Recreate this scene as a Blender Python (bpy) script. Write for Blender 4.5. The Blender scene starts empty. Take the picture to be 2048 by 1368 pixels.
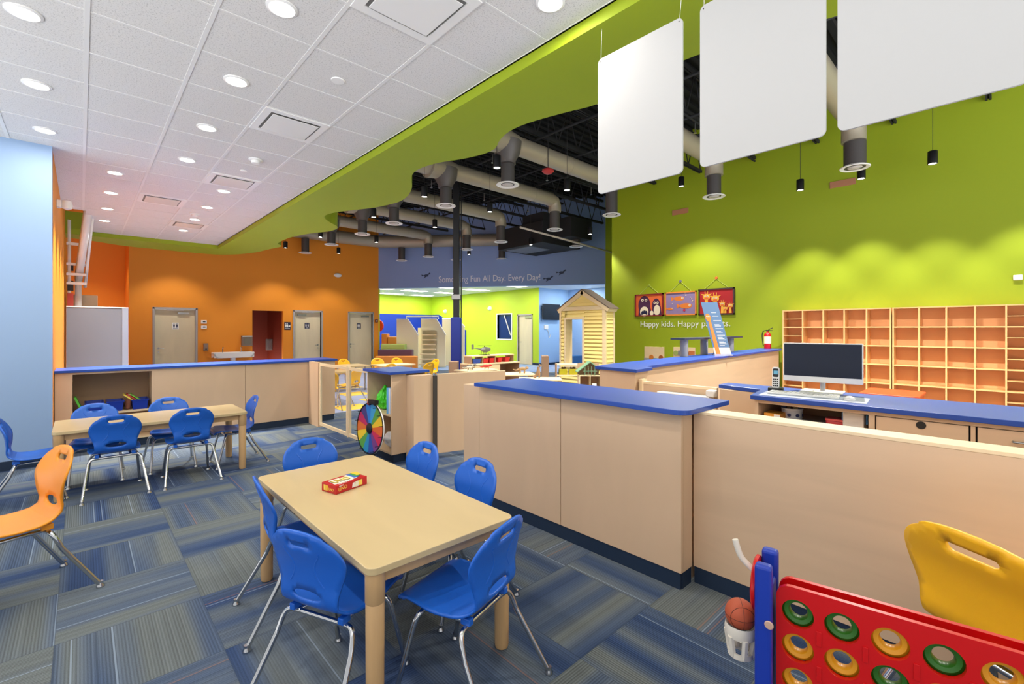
import bpy, bmesh, math, random
from mathutils import Vector, Matrix
from mathutils.geometry import delaunay_2d_cdt
random.seed(7)
PI = math.pi
C = bpy.context.scene.collection
SC = bpy.context.scene

# ------------------------------------------------------------------ camera
cd = bpy.data.cameras.new('camera'); cam = bpy.data.objects.new('camera', cd); C.objects.link(cam)
cam.location = (0, 0, 1.53); cam.rotation_euler = (PI/2, 0, -math.radians(43.0118))
cd.sensor_fit = 'HORIZONTAL'; cd.sensor_width = 36; cd.lens = 924/2048*36
cd.shift_y = (659-684)/2048; cd.clip_start = 0.03; cd.clip_end = 200
SC.camera = cam
# ------------------------------------------------------------------ world, exposure
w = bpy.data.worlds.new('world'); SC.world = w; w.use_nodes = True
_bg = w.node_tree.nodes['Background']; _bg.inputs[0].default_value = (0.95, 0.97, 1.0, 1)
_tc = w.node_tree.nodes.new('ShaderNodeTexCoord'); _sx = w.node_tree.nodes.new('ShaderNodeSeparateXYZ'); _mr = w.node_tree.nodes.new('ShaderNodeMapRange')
_mr.inputs['From Min'].default_value = -0.25; _mr.inputs['From Max'].default_value = 0.05      # added glow below the horizon to lift the ceiling and hanging panels, overcast sky above
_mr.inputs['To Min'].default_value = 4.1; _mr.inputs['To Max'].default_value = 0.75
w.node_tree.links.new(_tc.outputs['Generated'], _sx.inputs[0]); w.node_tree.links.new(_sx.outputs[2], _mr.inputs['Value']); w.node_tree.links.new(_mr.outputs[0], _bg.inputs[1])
SC.view_settings.view_transform = 'Standard'; SC.view_settings.look = 'None'
SC.view_settings.exposure = 0.0; SC.view_settings.gamma = 1.0
E_DOWN = 11.0; E_SPOT = 260.0; E_PANEL = 40.0; E_WASH = 300.0
WARM = (1.0, 0.95, 0.87)
def lamp(kind, name, loc, energy, color=WARM, size=0.15, rot=(0,0,0), **k):
    l = bpy.data.lights.new(name, kind); l.energy = energy; l.color = color
    if kind == 'AREA':
        l.shape = k.get('shape', 'DISK'); l.size = size
        if 'size_y' in k: l.size_y = k['size_y']
        if 'spread' in k: l.spread = k['spread']
    elif kind == 'SPOT':
        l.spot_size = k.get('cone', 1.7); l.spot_blend = k.get('blend', 0.35); l.shadow_soft_size = size
    else: l.shadow_soft_size = size
    o = bpy.data.objects.new(name, l); C.objects.link(o); o.location = loc; o.rotation_euler = rot
    return o

# ------------------------------------------------------------------ materials
def s2l(c):
    return tuple(((v/255)/12.92 if v/255 <= 0.04045 else (((v/255)+0.055)/1.055)**2.4) for v in c)
MATS = {}
def mat(name, rgb, rough=0.5, metal=0.0, bump=None, noise=None, emit=None, coat=0.0, trans=0.0, alpha=None, spec=None):
    if name in MATS: return MATS[name]
    m = bpy.data.materials.new(name); m.use_nodes = True; nt = m.node_tree; b = nt.nodes['Principled BSDF']
    col = s2l(rgb) + (1,)
    b.inputs['Base Color'].default_value = col; b.inputs['Roughness'].default_value = rough; b.inputs['Metallic'].default_value = metal
    if coat: b.inputs['Coat Weight'].default_value = coat; b.inputs['Coat Roughness'].default_value = 0.15
    if trans: b.inputs['Transmission Weight'].default_value = trans; b.inputs['IOR'].default_value = 1.15
    if spec is not None: b.inputs['Specular IOR Level'].default_value = spec
    if alpha is not None: b.inputs['Alpha'].default_value = alpha
    if emit:
        b.inputs['Emission Color'].default_value = col; b.inputs['Emission Strength'].default_value = emit
    if noise:   # (scale vector, amount, detail)
        tc = nt.nodes.new('ShaderNodeTexCoord'); mp = nt.nodes.new('ShaderNodeMapping'); n = nt.nodes.new('ShaderNodeTexNoise')
        mp.inputs['Scale'].default_value = noise[0]; n.inputs['Scale'].default_value = 1.0; n.inputs['Detail'].default_value = 5
        n.inputs['Distortion'].default_value = 0.6
        mr = nt.nodes.new('ShaderNodeMapRange'); mr.inputs['From Min'].default_value = 0.3; mr.inputs['From Max'].default_value = 0.7
        mr.inputs['To Min'].default_value = 1-noise[1]; mr.inputs['To Max'].default_value = 1+noise[1]*0.6
        vm = nt.nodes.new('ShaderNodeVectorMath'); vm.operation = 'SCALE'; vm.inputs[0].default_value = col[:3]
        nt.links.new(tc.outputs['Object'], mp.inputs['Vector']); nt.links.new(mp.outputs[0], n.inputs['Vector'])
        nt.links.new(n.outputs['Fac'], mr.inputs['Value']); nt.links.new(mr.outputs[0], vm.inputs['Scale'])
        nt.links.new(vm.outputs[0], b.inputs['Base Color'])
    if bump:    # (scale, strength)
        n2 = nt.nodes.new('ShaderNodeTexNoise'); n2.inputs['Scale'].default_value = bump[0]; n2.inputs['Detail'].default_value = 3
        t2 = nt.nodes.new('ShaderNodeTexCoord'); nt.links.new(t2.outputs['Object'], n2.inputs['Vector'])
        bp = nt.nodes.new('ShaderNodeBump'); bp.inputs['Strength'].default_value = bump[1]; bp.inputs['Distance'].default_value = 0.01
        nt.links.new(n2.outputs['Fac'], bp.inputs['Height']); nt.links.new(bp.outputs[0], b.inputs['Normal'])
    MATS[name] = m; return m
M_MAPLE = mat('maple_veneer', (216,184,150), 0.42, noise=((3.0,3.0,0.9),0.05))
M_MAPLEH = mat('maple_veneer_level', (216,184,150), 0.42, noise=((1.0,1.0,9.0),0.06))
M_MAPLEY = mat('maple_light', (226,200,160), 0.36, noise=((5,1.2,5),0.05))
M_EDGE = mat('maple_edge', (240,216,176), 0.45)
M_TABLE = mat('table_laminate', (206,182,136), 0.3, noise=((7,1.5,3),0.05))
M_LEG = mat('table_leg_wood', (205,165,115), 0.4, noise=((20,20,2),0.08))
M_CUBBY = mat('cubby_birch', (232,184,120), 0.5)
M_CUBBYB = mat('cubby_back', (240,180,124), 0.55, noise=((1,1,5),0.04))
M_NAVY = mat('navy_rubber', (22,42,66), 0.6)
M_BLUETOP = mat('blue_laminate', (34,74,164), 0.36, bump=(220,0.04), spec=0.4)
M_CHBLUE = mat('blue_polypropylene', (28,98,200), 0.34, bump=(400,0.06))
M_CHORANGE = mat('orange_polypropylene', (240,150,32), 0.36, bump=(400,0.06))
M_CHYELLOW = mat('yellow_polypropylene', (255,192,30), 0.36, bump=(400,0.06))
M_CHROME = mat('chrome', (205,205,205), 0.12, 1.0)
M_STEEL = mat('brushed_steel', (170,168,165), 0.35, 1.0)
M_BLACK = mat('black_plastic', (18,18,20), 0.45)
M_DARK = mat('black_paint', (26,26,28), 0.75)
M_DECK = mat('black_deck', (22,23,26), 0.9)
M_WHITE = mat('white_plastic', (238,236,232), 0.4)
M_BOARD = mat('white_acoustic_felt', (184,183,181), 0.9)
M_TBAR = mat('ceiling_grid_white', (226,224,220), 0.5)
M_VENT = mat('vent_white', (236,234,230), 0.45)
M_VENTDARK = mat('vent_shadow_gap', (128,126,122), 0.7)
M_GREEN = mat('green_paint', (148,166,12), 0.6)
M_LIME = mat('lime_paint', (188,214,40), 0.6)
M_ORANGE = mat('orange_paint', (234,144,30), 0.6)
M_DKRED = mat('alcove_red_paint', (128,40,10), 0.6)
M_LBLUE = mat('pale_blue_paint', (146,172,206), 0.6)
M_SKY = mat('sky_blue_paint', (160,196,236), 0.6)
M_SLATE = mat('slate_blue_paint', (136,162,212), 0.65)
M_DUCT = mat('duct_metal', (168,158,138), 0.4, 0.25)
M_FRAMEG = mat('door_frame_grey', (172,165,160), 0.5)
M_DOOR = mat('door_birch', (222,208,172), 0.5, noise=((4,4,1),0.06))
M_GREYP = mat('grey_panel', (108,114,124), 0.5)
M_RED = mat('red_plastic', (200,6,10), 0.32)
M_BLUEP = mat('blue_plastic', (18,52,160), 0.35)
M_TEXTW = mat('white_lettering', (235,238,225), 0.6)
M_TEXTG = mat('grey_lettering', (236,238,245), 0.6)
M_SCREEN = mat('screen_dark', (26,34,52), 0.35, spec=0.25)
M_DGREEN = mat('green_disc', (44,110,24), 0.35)
M_YDISC = mat('yellow_disc', (226,160,24), 0.35)
M_ACRYL = mat('clear_acrylic', (250,252,255), 0.02, trans=1.0)
M_GLASS = mat('window_glass_dark', (40,60,110), 0.1)
M_LIT = mat('lamp_lens', (255,250,240), 0.5, emit=9.0)
M_LITP = mat('panel_lens', (255,252,246), 0.5, emit=5.0)
def acoustic():
    m = mat('acoustic_tile', (220,217,213), 0.9); nt = m.node_tree; b = nt.nodes['Principled BSDF']
    tc = nt.nodes.new('ShaderNodeTexCoord'); n = nt.nodes.new('ShaderNodeTexNoise'); n.inputs['Scale'].default_value = 95; n.inputs['Detail'].default_value = 6; n.inputs['Roughness'].default_value = 0.7
    r = nt.nodes.new('ShaderNodeValToRGB'); r.color_ramp.elements[0].position = 0.36; r.color_ramp.elements[0].color = s2l((178,175,171))+(1,)
    r.color_ramp.elements[1].position = 0.47; r.color_ramp.elements[1].color = s2l((222,219,215))+(1,)
    nt.links.new(tc.outputs['Object'], n.inputs['Vector']); nt.links.new(n.outputs['Fac'], r.inputs['Fac']); nt.links.new(r.outputs[0], b.inputs['Base Color'])
    return m
M_TILE = acoustic()
def carpet(name, tones, tint=0.0):
    m = bpy.data.materials.new(name); m.use_nodes = True; nt = m.node_tree; N = nt.nodes; K = nt.links.new; b = N['Principled BSDF']
    b.inputs['Roughness'].default_value = 0.95; b.inputs['Specular IOR Level'].default_value = 0.15
    def mth(op, a, c=None, d=None):
        n = N.new('ShaderNodeMath'); n.operation = op
        for i, v in enumerate((a, c, d)):
            if v is None: continue
            if isinstance(v, (int, float)): n.inputs[i].default_value = v
            else: K(v, n.inputs[i])
        return n.outputs[0]
    tc = N.new('ShaderNodeTexCoord'); sp = N.new('ShaderNodeSeparateXYZ'); K(tc.outputs['Object'], sp.inputs[0])
    T = 0.598
    gx = mth('DIVIDE', mth('SUBTRACT', sp.outputs[0], 0.503), T); gy = mth('DIVIDE', mth('SUBTRACT', sp.outputs[1], 3.745), T)
    ix = mth('FLOOR', gx); iy = mth('FLOOR', gy)
    par = mth('FLOORED_MODULO', mth('ADD', ix, iy), 2.0)       # 0 / 1
    u = mth('ADD', mth('MULTIPLY', sp.outputs[0], par), mth('MULTIPLY', sp.outputs[1], mth('SUBTRACT', 1.0, par)))
    v = mth('ADD', mth('MULTIPLY', sp.outputs[1], par), mth('MULTIPLY', sp.outputs[0], mth('SUBTRACT', 1.0, par)))
    cid = N.new('ShaderNodeCombineXYZ'); K(ix, cid.inputs[0]); K(iy, cid.inputs[1])
    wt = N.new('ShaderNodeTexWhiteNoise'); wt.noise_dimensions = '3D'; K(cid.outputs[0], wt.inputs['Vector'])
    tile = wt.outputs['Value']
    # broad tone along the tile
    cv = N.new('ShaderNodeCombineXYZ'); K(mth('MULTIPLY', u, 3.2), cv.inputs[0]); K(mth('MULTIPLY', v, 0.25), cv.inputs[1]); K(mth('MULTIPLY', tile, 37.0), cv.inputs[2])
    nb = N.new('ShaderNodeTexNoise'); nb.inputs['Scale'].default_value = 1.6; nb.inputs['Detail'].default_value = 1; K(cv.outputs[0], nb.inputs['Vector'])
    ramp = N.new('ShaderNodeValToRGB'); e = ramp.color_ramp.elements
    pts = [(0.34, tones[0]), (0.44, tones[1]), (0.54, tones[2]), (0.64, tones[3])]
    e[0].position = pts[0][0]; e[0].color = s2l(pts[0][1])+(1,); e[1].position = pts[-1][0]; e[1].color = s2l(pts[-1][1])+(1,)
    for p, c in pts[1:-1]:
        q = e.new(p); q.color = s2l(c)+(1,)
    K(nb.outputs['Fac'], ramp.inputs['Fac'])
    # fine ribs
    rib = mth('MULTIPLY_ADD', mth('SINE', mth('MULTIPLY', u, 2*PI/0.0125)), 0.5, 0.5)
    li = mth('FLOOR', mth('DIVIDE', u, 0.0125))
    wl = N.new('ShaderNodeTexWhiteNoise'); wl.noise_dimensions = '3D'
    cl = N.new('ShaderNodeCombineXYZ'); K(li, cl.inputs[0]); K(ix, cl.inputs[1]); K(iy, cl.inputs[2]); K(cl.outputs[0], wl.inputs['Vector'])
    fine = N.new('ShaderNodeTexNoise'); fine.inputs['Scale'].default_value = 260; fine.inputs['Detail'].default_value = 2; K(tc.outputs['Object'], fine.inputs['Vector'])
    str_ = mth('MULTIPLY_ADD', tile, 0.75, 0.25)
    val = mth('ADD', mth('MULTIPLY', mth('SUBTRACT', rib, 0.5), mth('MULTIPLY', str_, 0.62)), mth('MULTIPLY', mth('SUBTRACT', wl.outputs['Value'], 0.5), 0.22))
    val = mth('ADD', val, mth('MULTIPLY', mth('SUBTRACT', fine.outputs['Fac'], 0.5), 0.9))
    val = mth('ADD', val, 0.98)
    sc = N.new('ShaderNodeVectorMath'); sc.operation = 'SCALE'; K(ramp.outputs[0], sc.inputs[0]); K(val, sc.inputs['Scale'])
    # accent lines: pale, dark, rust
    cur = sc.outputs[0]
    for lo, hi, col in ((0.955, 0.985, (150,166,182)), (0.985, 0.994, (36,44,58)), (0.994, 1.01, (150,104,82))):
        k = mth('MULTIPLY', mth('GREATER_THAN', wl.outputs['Value'], lo), mth('LESS_THAN', wl.outputs['Value'], hi))
        k = mth('MULTIPLY', k, mth('GREATER_THAN', rib, 0.35))
        mx = N.new('ShaderNodeMix'); mx.data_type = 'RGBA'; K(mth('MULTIPLY', k, 0.5), mx.inputs['Factor']); K(cur, mx.inputs[6]); mx.inputs[7].default_value = s2l(col)+(1,)
        cur = mx.outputs[2]
    # tile seam
    fx = mth('ABSOLUTE', mth('SUBTRACT', mth('FRACT', gx), 0.5)); fy = mth('ABSOLUTE', mth('SUBTRACT', mth('FRACT', gy), 0.5))
    seam = mth('GREATER_THAN', mth('MAXIMUM', fx, fy), 0.496)
    mx = N.new('ShaderNodeMix'); mx.data_type = 'RGBA'; K(mth('MULTIPLY', seam, 0.35), mx.inputs['Factor']); K(cur, mx.inputs[6]); mx.inputs[7].default_value = s2l((40,52,70))+(1,)
    K(mx.outputs[2], b.inputs['Base Color'])
    bp = N.new('ShaderNodeBump'); bp.inputs['Strength'].default_value = 0.25; bp.inputs['Distance'].default_value = 0.004; K(val, bp.inputs['Height']); K(bp.outputs[0], b.inputs['Normal'])
    MATS[name] = m; return m
M_CARPET = carpet('carpet_tiles', [(54,72,106), (76,90,112), (92,102,114), (104,110,110)])
M_CARPET2 = carpet('playroom_carpet', [(120,150,200), (132,158,200), (150,166,196), (160,172,190)])

# ------------------------------------------------------------------ mesh helpers
class MB:
    def __init__(s): s.v = []; s.f = []; s.m = []; s.mats = []; s.sm = []
    def slot(s, m):
        if m not in s.mats: s.mats.append(m)
        return s.mats.index(m)
    def add(s, vs, fs, m, smooth=False):
        o = len(s.v); s.v += [tuple(p) for p in vs]; k = s.slot(m)
        for f in fs: s.f.append([i+o for i in f]); s.m.append(k); s.sm.append(smooth)
    def box(s, x0, x1, y0, y1, z0, z1, m, T=None):
        vs = [(x0,y0,z0),(x1,y0,z0),(x1,y1,z0),(x0,y1,z0),(x0,y0,z1),(x1,y0,z1),(x1,y1,z1),(x0,y1,z1)]
        if T: vs = [T @ Vector(p) for p in vs]
        s.add(vs, [(0,3,2,1),(4,5,6,7),(0,1,5,4),(1,2,6,5),(2,3,7,6),(3,0,4,7)], m); return s
    def prism(s, pts, z0, z1, m, T=None, smooth=False):
        n = len(pts); vs = [(x,y,z0) for x,y in pts]+[(x,y,z1) for x,y in pts]
        if T: vs = [T @ Vector(p) for p in vs]
        s.add(vs, [tuple(range(n))[::-1], tuple(range(n,2*n))], m)
        s.add(vs, [(i,(i+1)%n,n+(i+1)%n,n+i) for i in range(n)], m, smooth); return s
    def tube(s, path, r, m, n=10, cap=True, T=None, r2=None):
        P = [Vector(p) for p in path]; rings = []; prev = None; K = len(P)
        for i, p in enumerate(P):
            t = (P[min(i+1,K-1)]-P[max(i-1,0)]).normalized()
            if prev is None: a = t.orthogonal().normalized()
            else: a = (prev-t*prev.dot(t)).normalized()
            prev = a; b = t.cross(a); rr = r if r2 is None else r+(r2-r)*i/(K-1)
            rings.append([p+(a*math.cos(2*PI*k/n)+b*math.sin(2*PI*k/n))*rr for k in range(n)])
        vs = [q for R in rings for q in R]
        if T: vs = [T @ q for q in vs]
        fs = [(i*n+k, i*n+(k+1)%n, (i+1)*n+(k+1)%n, (i+1)*n+k) for i in range(K-1) for k in range(n)]
        s.add(vs, fs, m, True)
        if cap: s.add([vs[k] for k in range(n)], [tuple(range(n))[::-1]], m); s.add(vs[-n:], [tuple(range(n))], m)
        return s
    def lathe(s, prof, m, c=(0,0,0), n=24, T=None, smooth=True):
        closed = prof[0] == prof[-1]
        vs = [(c[0]+r*math.cos(2*PI*k/n), c[1]+r*math.sin(2*PI*k/n), c[2]+z) for r,z in prof for k in range(n)]
        if T: vs = [T @ Vector(p) for p in vs]
        K = len(prof)
        s.add(vs, [(i*n+k, i*n+(k+1)%n, (i+1)*n+(k+1)%n, (i+1)*n+k) for i in range(K-1) for k in range(n)], m, smooth)
        if closed: return s
        if prof[0][0] > 1e-4: s.add(vs[:n], [tuple(range(n))[::-1]], m)
        if prof[-1][0] > 1e-4: s.add(vs[-n:], [tuple(range(n))], m)
        return s
    def build(s, name, parent=None, bevel=0, seg=2, loc=None, rotz=None):
        me = bpy.data.meshes.new(name); me.from_pydata(s.v, [], s.f)
        for m in s.mats: me.materials.append(m)
        me.polygons.foreach_set('material_index', s.m); me.polygons.foreach_set('use_smooth', s.sm)
        me.update()
        bm = bmesh.new(); bm.from_mesh(me); bmesh.ops.remove_doubles(bm, verts=bm.verts, dist=1e-5)
        bmesh.ops.recalc_face_normals(bm, faces=bm.faces)
        for e in bm.edges:
            if len(e.link_faces) == 2 and e.calc_face_angle(0) > 0.7: e.smooth = False
        bm.to_mesh(me); bm.free()
        o = bpy.data.objects.new(name, me); C.objects.link(o)
        if parent: o.parent = parent
        if loc: o.location = loc
        if rotz is not None: o.rotation_euler = (0,0,rotz)
        if bevel:
            b = o.modifiers.new('bevel', 'BEVEL'); b.width = bevel; b.segments = seg; b.limit_method = 'ANGLE'; b.angle_limit = 0.7
        return o
def thing(name, label, cat, loc=(0,0,0), rotz=0, group=None):
    o = bpy.data.objects.new(name, None); C.objects.link(o); o.location = loc; o.rotation_euler = (0,0,rotz); o.empty_display_size = 0.1
    o['label'] = label; o['category'] = cat
    if group: o['group'] = group
    return o
def tag(o, label, cat, group=None, kind=None):
    o['label'] = label; o['category'] = cat
    if group: o['group'] = group
    if kind: o['kind'] = kind
    return o
def struct(o, label=None):
    o['kind'] = 'structure'
    if label: o['label'] = label
    return o
def dup(root, loc, rotz, label, group=None):
    r = root.copy(); C.objects.link(r); r.location = loc; r.rotation_euler = (0,0,rotz); r['label'] = label
    if group: r['group'] = group
    for ch in list(root.children):
        c = ch.copy(); C.objects.link(c); c.parent = r
        for g in list(ch.children):
            d = g.copy(); C.objects.link(d); d.parent = c
    return r
def plane(o, ux, uy):      # matrix with local x -> ux, y -> uy
    ux = Vector(ux).normalized(); uy = Vector(uy).normalized(); n = ux.cross(uy)
    return Matrix((( ux.x,uy.x,n.x,o[0]),(ux.y,uy.y,n.y,o[1]),(ux.z,uy.z,n.z,o[2]),(0,0,0,1)))
FX = lambda o: plane(o, (0,-1,0), (0,0,1))     # surface facing -X
FY = lambda o: plane(o, (1,0,0), (0,0,1))      # surface facing -Y
def rrect(x0, x1, y0, y1, r, n=5):
    P = []
    for cx, cy, a in ((x1-r,y1-r,0),(x0+r,y1-r,PI/2),(x0+r,y0+r,PI),(x1-r,y0+r,1.5*PI)):
        for i in range(n+1): P.append((cx+r*math.cos(a+PI/2*i/n), cy+r*math.sin(a+PI/2*i/n)))
    return P
def ell(cx, cy, rx, ry, n=24): return [(cx+rx*math.cos(2*PI*i/n), cy+ry*math.sin(2*PI*i/n)) for i in range(n)]
def text(name, s, size, m, T, parent=None, extrude=0.002, align='LEFT', width=None):
    cu = bpy.data.curves.new('lettering', 'FONT'); cu.body = s; cu.size = size; cu.extrude = extrude; cu.align_x = align; cu.resolution_u = 3
    t = bpy.data.objects.new('lettering', cu); C.objects.link(t)
    me = bpy.data.meshes.new_from_object(t.evaluated_get(bpy.context.evaluated_depsgraph_get()))
    bpy.data.objects.remove(t)
    if width:
        xs = [v.co.x for v in me.vertices]; k = width/(max(xs)-min(xs))
        for v in me.vertices: v.co.x *= k
    me.transform(T); me.materials.clear(); me.materials.append(m)
    o = bpy.data.objects.new(name, me); C.objects.link(o)
    if parent: o.parent = parent
    return o
def flat(mb, pts, m, T, z, d=0.0012): mb.prism(pts, z, z+d, m, T=T)

def shell(outline, holes, fn, thick, step=0.022, split=None):
    """flat outline in (s,t) with holes -> curved plastic shell; returns list of (verts, faces)"""
    V = [Vector(p) for p in outline]; E = [(i,(i+1)%len(outline)) for i in range(len(outline))]
    for h in holes:
        o = len(V); V += [Vector(p) for p in h]; E += [(o+i, o+(i+1)%len(h)) for i in range(len(h))]
    def inside(p, poly):
        c = False; j = len(poly)-1
        for i in range(len(poly)):
            a, b = poly[i], poly[j]
            if (a[1] > p[1]) != (b[1] > p[1]) and p[0] < (b[0]-a[0])*(p[1]-a[1])/(b[1]-a[1])+a[0]: c = not c
            j = i
        return c
    xs = [p[0] for p in outline]; ys = [p[1] for p in outline]
    y = min(ys)+step/2; row = 0
    allb = [Vector(p) for p in V]
    while y < max(ys):
        x = -step*20 + (step/2 if row % 2 else 0)
        while x < max(xs):
            if inside((x,y), outline) and not any(inside((x,y), h) for h in holes) and min((Vector((x,y))-q).length for q in allb) > step*0.62: V.append(Vector((x,y)))
            x += step
        y += step; row += 1
    vv, _, ff, *_ = delaunay_2d_cdt(V, E, [], 0, 1e-6)
    F = []
    for f in ff:
        c = sum((vv[i] for i in f), Vector((0,0)))/len(f)
        if inside(c, outline) and not any(inside(c, h) for h in holes):
            F.append(tuple(f))
    P = [Vector(fn(p.x, p.y)) for p in vv]
    nor = [Vector((0,0,0)) for _ in P]
    for f in F:
        n = (P[f[1]]-P[f[0]]).cross(P[f[2]]-P[f[0]])
        for i in f: nor[i] += n
    nor = [n.normalized() if n.length > 0 else n for n in nor]
    cnt = {}
    for f in F:
        for i in range(len(f)):
            a, b = f[i], f[(i+1)%len(f)]; cnt[(a,b)] = cnt.get((a,b),0)+1
    N = len(P); vs = [P[i]+nor[i]*thick/2 for i in range(N)]+[P[i]-nor[i]*thick/2 for i in range(N)]
    fs = [f for f in F]+[tuple(N+i for i in reversed(f)) for f in F]; tt = [sum(vv[i].y for i in f)/len(f) for f in F]*2
    for (a,b) in list(cnt):
        if (b,a) not in cnt: fs.append((b,a,N+a,N+b)); tt.append((vv[a].y+vv[b].y)/2)
    if split is None: return [(vs, fs)]
    return [(vs, [f for f,t in zip(fs,tt) if t < split]), (vs, [f for f,t in zip(fs,tt) if t >= split])]
def shell_obj(name, vs, fs, m, parent):
    me = bpy.data.meshes.new(name); me.from_pydata([tuple(v) for v in vs], [], fs); me.materials.append(m)
    bm = bmesh.new(); bm.from_mesh(me)
    bmesh.ops.delete(bm, geom=[v for v in bm.verts if not v.link_faces], context='VERTS')
    bmesh.ops.recalc_face_normals(bm, faces=bm.faces)
    for f in bm.faces: f.smooth = True
    bm.to_mesh(me); bm.free()
    o = bpy.data.objects.new(name, me); C.objects.link(o); o.parent = parent
    return o
def catmull(P, t):      # P list of tuples, t in 0..len-1
    i = max(0, min(int(t), len(P)-2)); u = t-i
    p0, p1, p2, p3 = (P[max(i-1,0)], P[i], P[i+1], P[min(i+2,len(P)-1)])
    return tuple(0.5*((2*b)+(-a+c)*u+(2*a-5*b+4*c-d)*u*u+(-a+3*b-3*c+d)*u**3) for a,b,c,d in zip(p0,p1,p2,p3))
def smoothpath(P, n=6): return [catmull(P, i/n) for i in range((len(P)-1)*n+1)]

# ================================================================== SETTING
HC = 3.61
f = MB(); f.box(-3.2, 13.6, -2.6, 16.6, -0.1, 0, M_CARPET); struct(f.build('floor'))
f = MB(); f.prism([(8.42,16.61),(8.42,23),(24,23),(24,6),(13.61,6),(13.61,9.2)], -0.1, 0.002, M_CARPET2); struct(f.build('floor_playroom'))
# suspended ceiling with tile grid (x0=0.03 y0=2.87 pitch 0.61)
LX = 2.47; G = 0.61
xs0, ys0 = 0.03, 2.875
vents = [(1.56,2.57),(1.56,5.01),(1.56,7.45),(0.95,9.28),(1.56,11.11)]
lights = [(-0.275,4.40),(-0.275,5.62),(-0.275,6.85),(0.95,3.20),(0.95,4.40),(0.95,5.62),(0.95,6.85),(2.18,1.98),(0.33,8.07),(0.33,9.29),(0.33,10.55),(0.33,11.75),(1.57,8.03),(1.57,9.27),(1.57,10.45),(1.57,11.77)]
cl = MB()
cl.prism([(-3.6,-2.8),(LX,-2.8),(LX,13.3),(0.06,13.3),(0.06,11.0),(-0.24,11.0),(-0.24,7.4),(-3.6,7.4)], HC, HC+0.03, M_TILE)
ceil_o = struct(cl.build('ceiling'))
gr = MB()
def bars_x(y, x0, x1): gr.box(x0, x1, y-0.012, y+0.012, HC-0.004, HC+0.001, M_TBAR)
k = -9
while ys0+G*k < 13.3:
    y = ys0+G*k; gr.box(-3.6 if y < 7.4 else (-0.24 if y < 11.0 else 0.06), LX, y-0.008, y+0.008, HC-0.003, HC+0.0005, M_TBAR); k += 1
for k in range(-5, 5):
    x = xs0+G*k
    if x > LX: break
    gr.box(x-0.014, x+0.014, -2.8, 7.4 if x < -0.2 else (13.3 if x > 0.06 else 11.0), HC-0.004, HC+0.0005, M_TBAR)
gr.box(LX-0.02, LX, -2.8, 13.3, HC-0.004, HC+0.0005, M_TBAR)
struct(gr.build('trim_1', None), 'white metal grid of the tiled ceiling')
# open black ceiling over the playroom
dk = MB(); dk.box(2.3, 24, -4, 24, 6.2, 6.3, M_DECK)
for i in range(0, 118): dk.box(2.3, 20, -4+i*0.2, -3.92+i*0.2, 6.14, 6.2, M_DECK)
struct(dk.build('ceiling_deck'))
# soffit, wavy edge
WV = [(3.55,-2.5),(3.6,-1.2),(3.62,0.0),(3.50,0.77),(3.266,1.54),(3.30,2.0),(3.33,2.47),(3.246,2.77),(3.155,3.13),(3.145,3.40),(3.217,3.634),(3.328,3.842),(3.335,4.059),(3.256,4.337),(3.128,4.611),(3.067,4.9),(3.086,5.129),(3.191,5.378),(3.392,5.69),(3.559,6.098),(3.62,6.50),(3.507,7.035),(3.289,7.497),(3.141,7.862),(3.135,8.208),(3.35,8.544),(3.60,8.804),(3.70,9.066),(3.66,9.415),(3.471,9.859),(3.327,10.489),(3.30,11.116),(3.34,11.54),(3.47,11.736),(3.51,11.966),(3.416,12.432),(3.288,13.261),(2.988,13.977),(2.6,14.339),(2.06,14.407),(1.537,14.381),(0.767,14.343),(0.4,14.15),(0.065,13.988),(-0.24,13.9)]
wp = smoothpath(WV, 4)
outl = [(LX,-2.5)]+wp+[(-0.24,13.35),(0.06,13.35),(LX+0.0,13.35)]
sf = MB(); sf.prism(outl, 3.52, 4.0, M_GREEN)
so = sf.build('ceiling_soffit'); struct(so, 'wavy edged green dropped soffit along the tiled ceiling')
tr = MB(); tr.box(-0.24, LX, 13.3, 13.36, 3.52, HC+0.03, M_GREEN); struct(tr.build('ceiling_soffit_riser'))
# walls
w1 = MB(); w1.box(-3.6, -0.24, 7.4, 7.55, 0, HC, M_LBLUE); struct(w1.build('wall_left'))
w1 = MB(); w1.box(-0.40, -0.24, 7.55, 18.3, 0, 6.2, M_ORANGE); struct(w1.build('wall_left_side'))
w1 = MB(); w1.box(-3.6, -0.235, 7.382, 7.4, 0, 0.1, M_NAVY); struct(w1.build('baseboard_left'))
# orange back wall with openings
w1 = MB()
def wall_y(mb, x0, x1, y0, y1, z1, m, holes):
    hs = sorted(holes); x = x0
    for a, b, zz in hs:
        mb.box(x, a, y0, y1, 0, z1, m); mb.box(a, b, y0, y1, zz, z1, m); x = b
    mb.box(x, x1, y0, y1, 0, z1, m)
wall_y(w1, 0.97, 8.42, 16.6, 16.75, 6.2, M_ORANGE, [(1.53,2.52,2.13),(4.04,4.97,2.15),(5.33,6.23,2.15),(7.25,8.17,2.15)])
struct(w1.build('wall_back'))
w1 = MB(); w1.box(0.97, 1.12, 16.75, 18.2, 0, 6.2, M_ORANGE); w1.box(-0.3, 1.12, 18.2, 18.35, 0, 6.2, M_ORANGE); struct(w1.build('wall_back_recess'))
w1 = MB(); w1.box(8.42, 8.55, 16.75, 23, 0, 4, M_LIME); struct(w1.build('wall_playroom_side'))
al = MB(); al.box(4.0, 4.04, 16.75, 18.4, 0, 2.4, M_DKRED); al.box(4.97, 5.01, 16.75, 18.4, 0, 2.4, M_DKRED); al.box(4.0, 5.01, 18.4, 18.45, 0, 2.4, M_DKRED); al.box(4.0, 5.01, 16.75, 18.4, 2.4, 2.44, M_DKRED)
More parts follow.
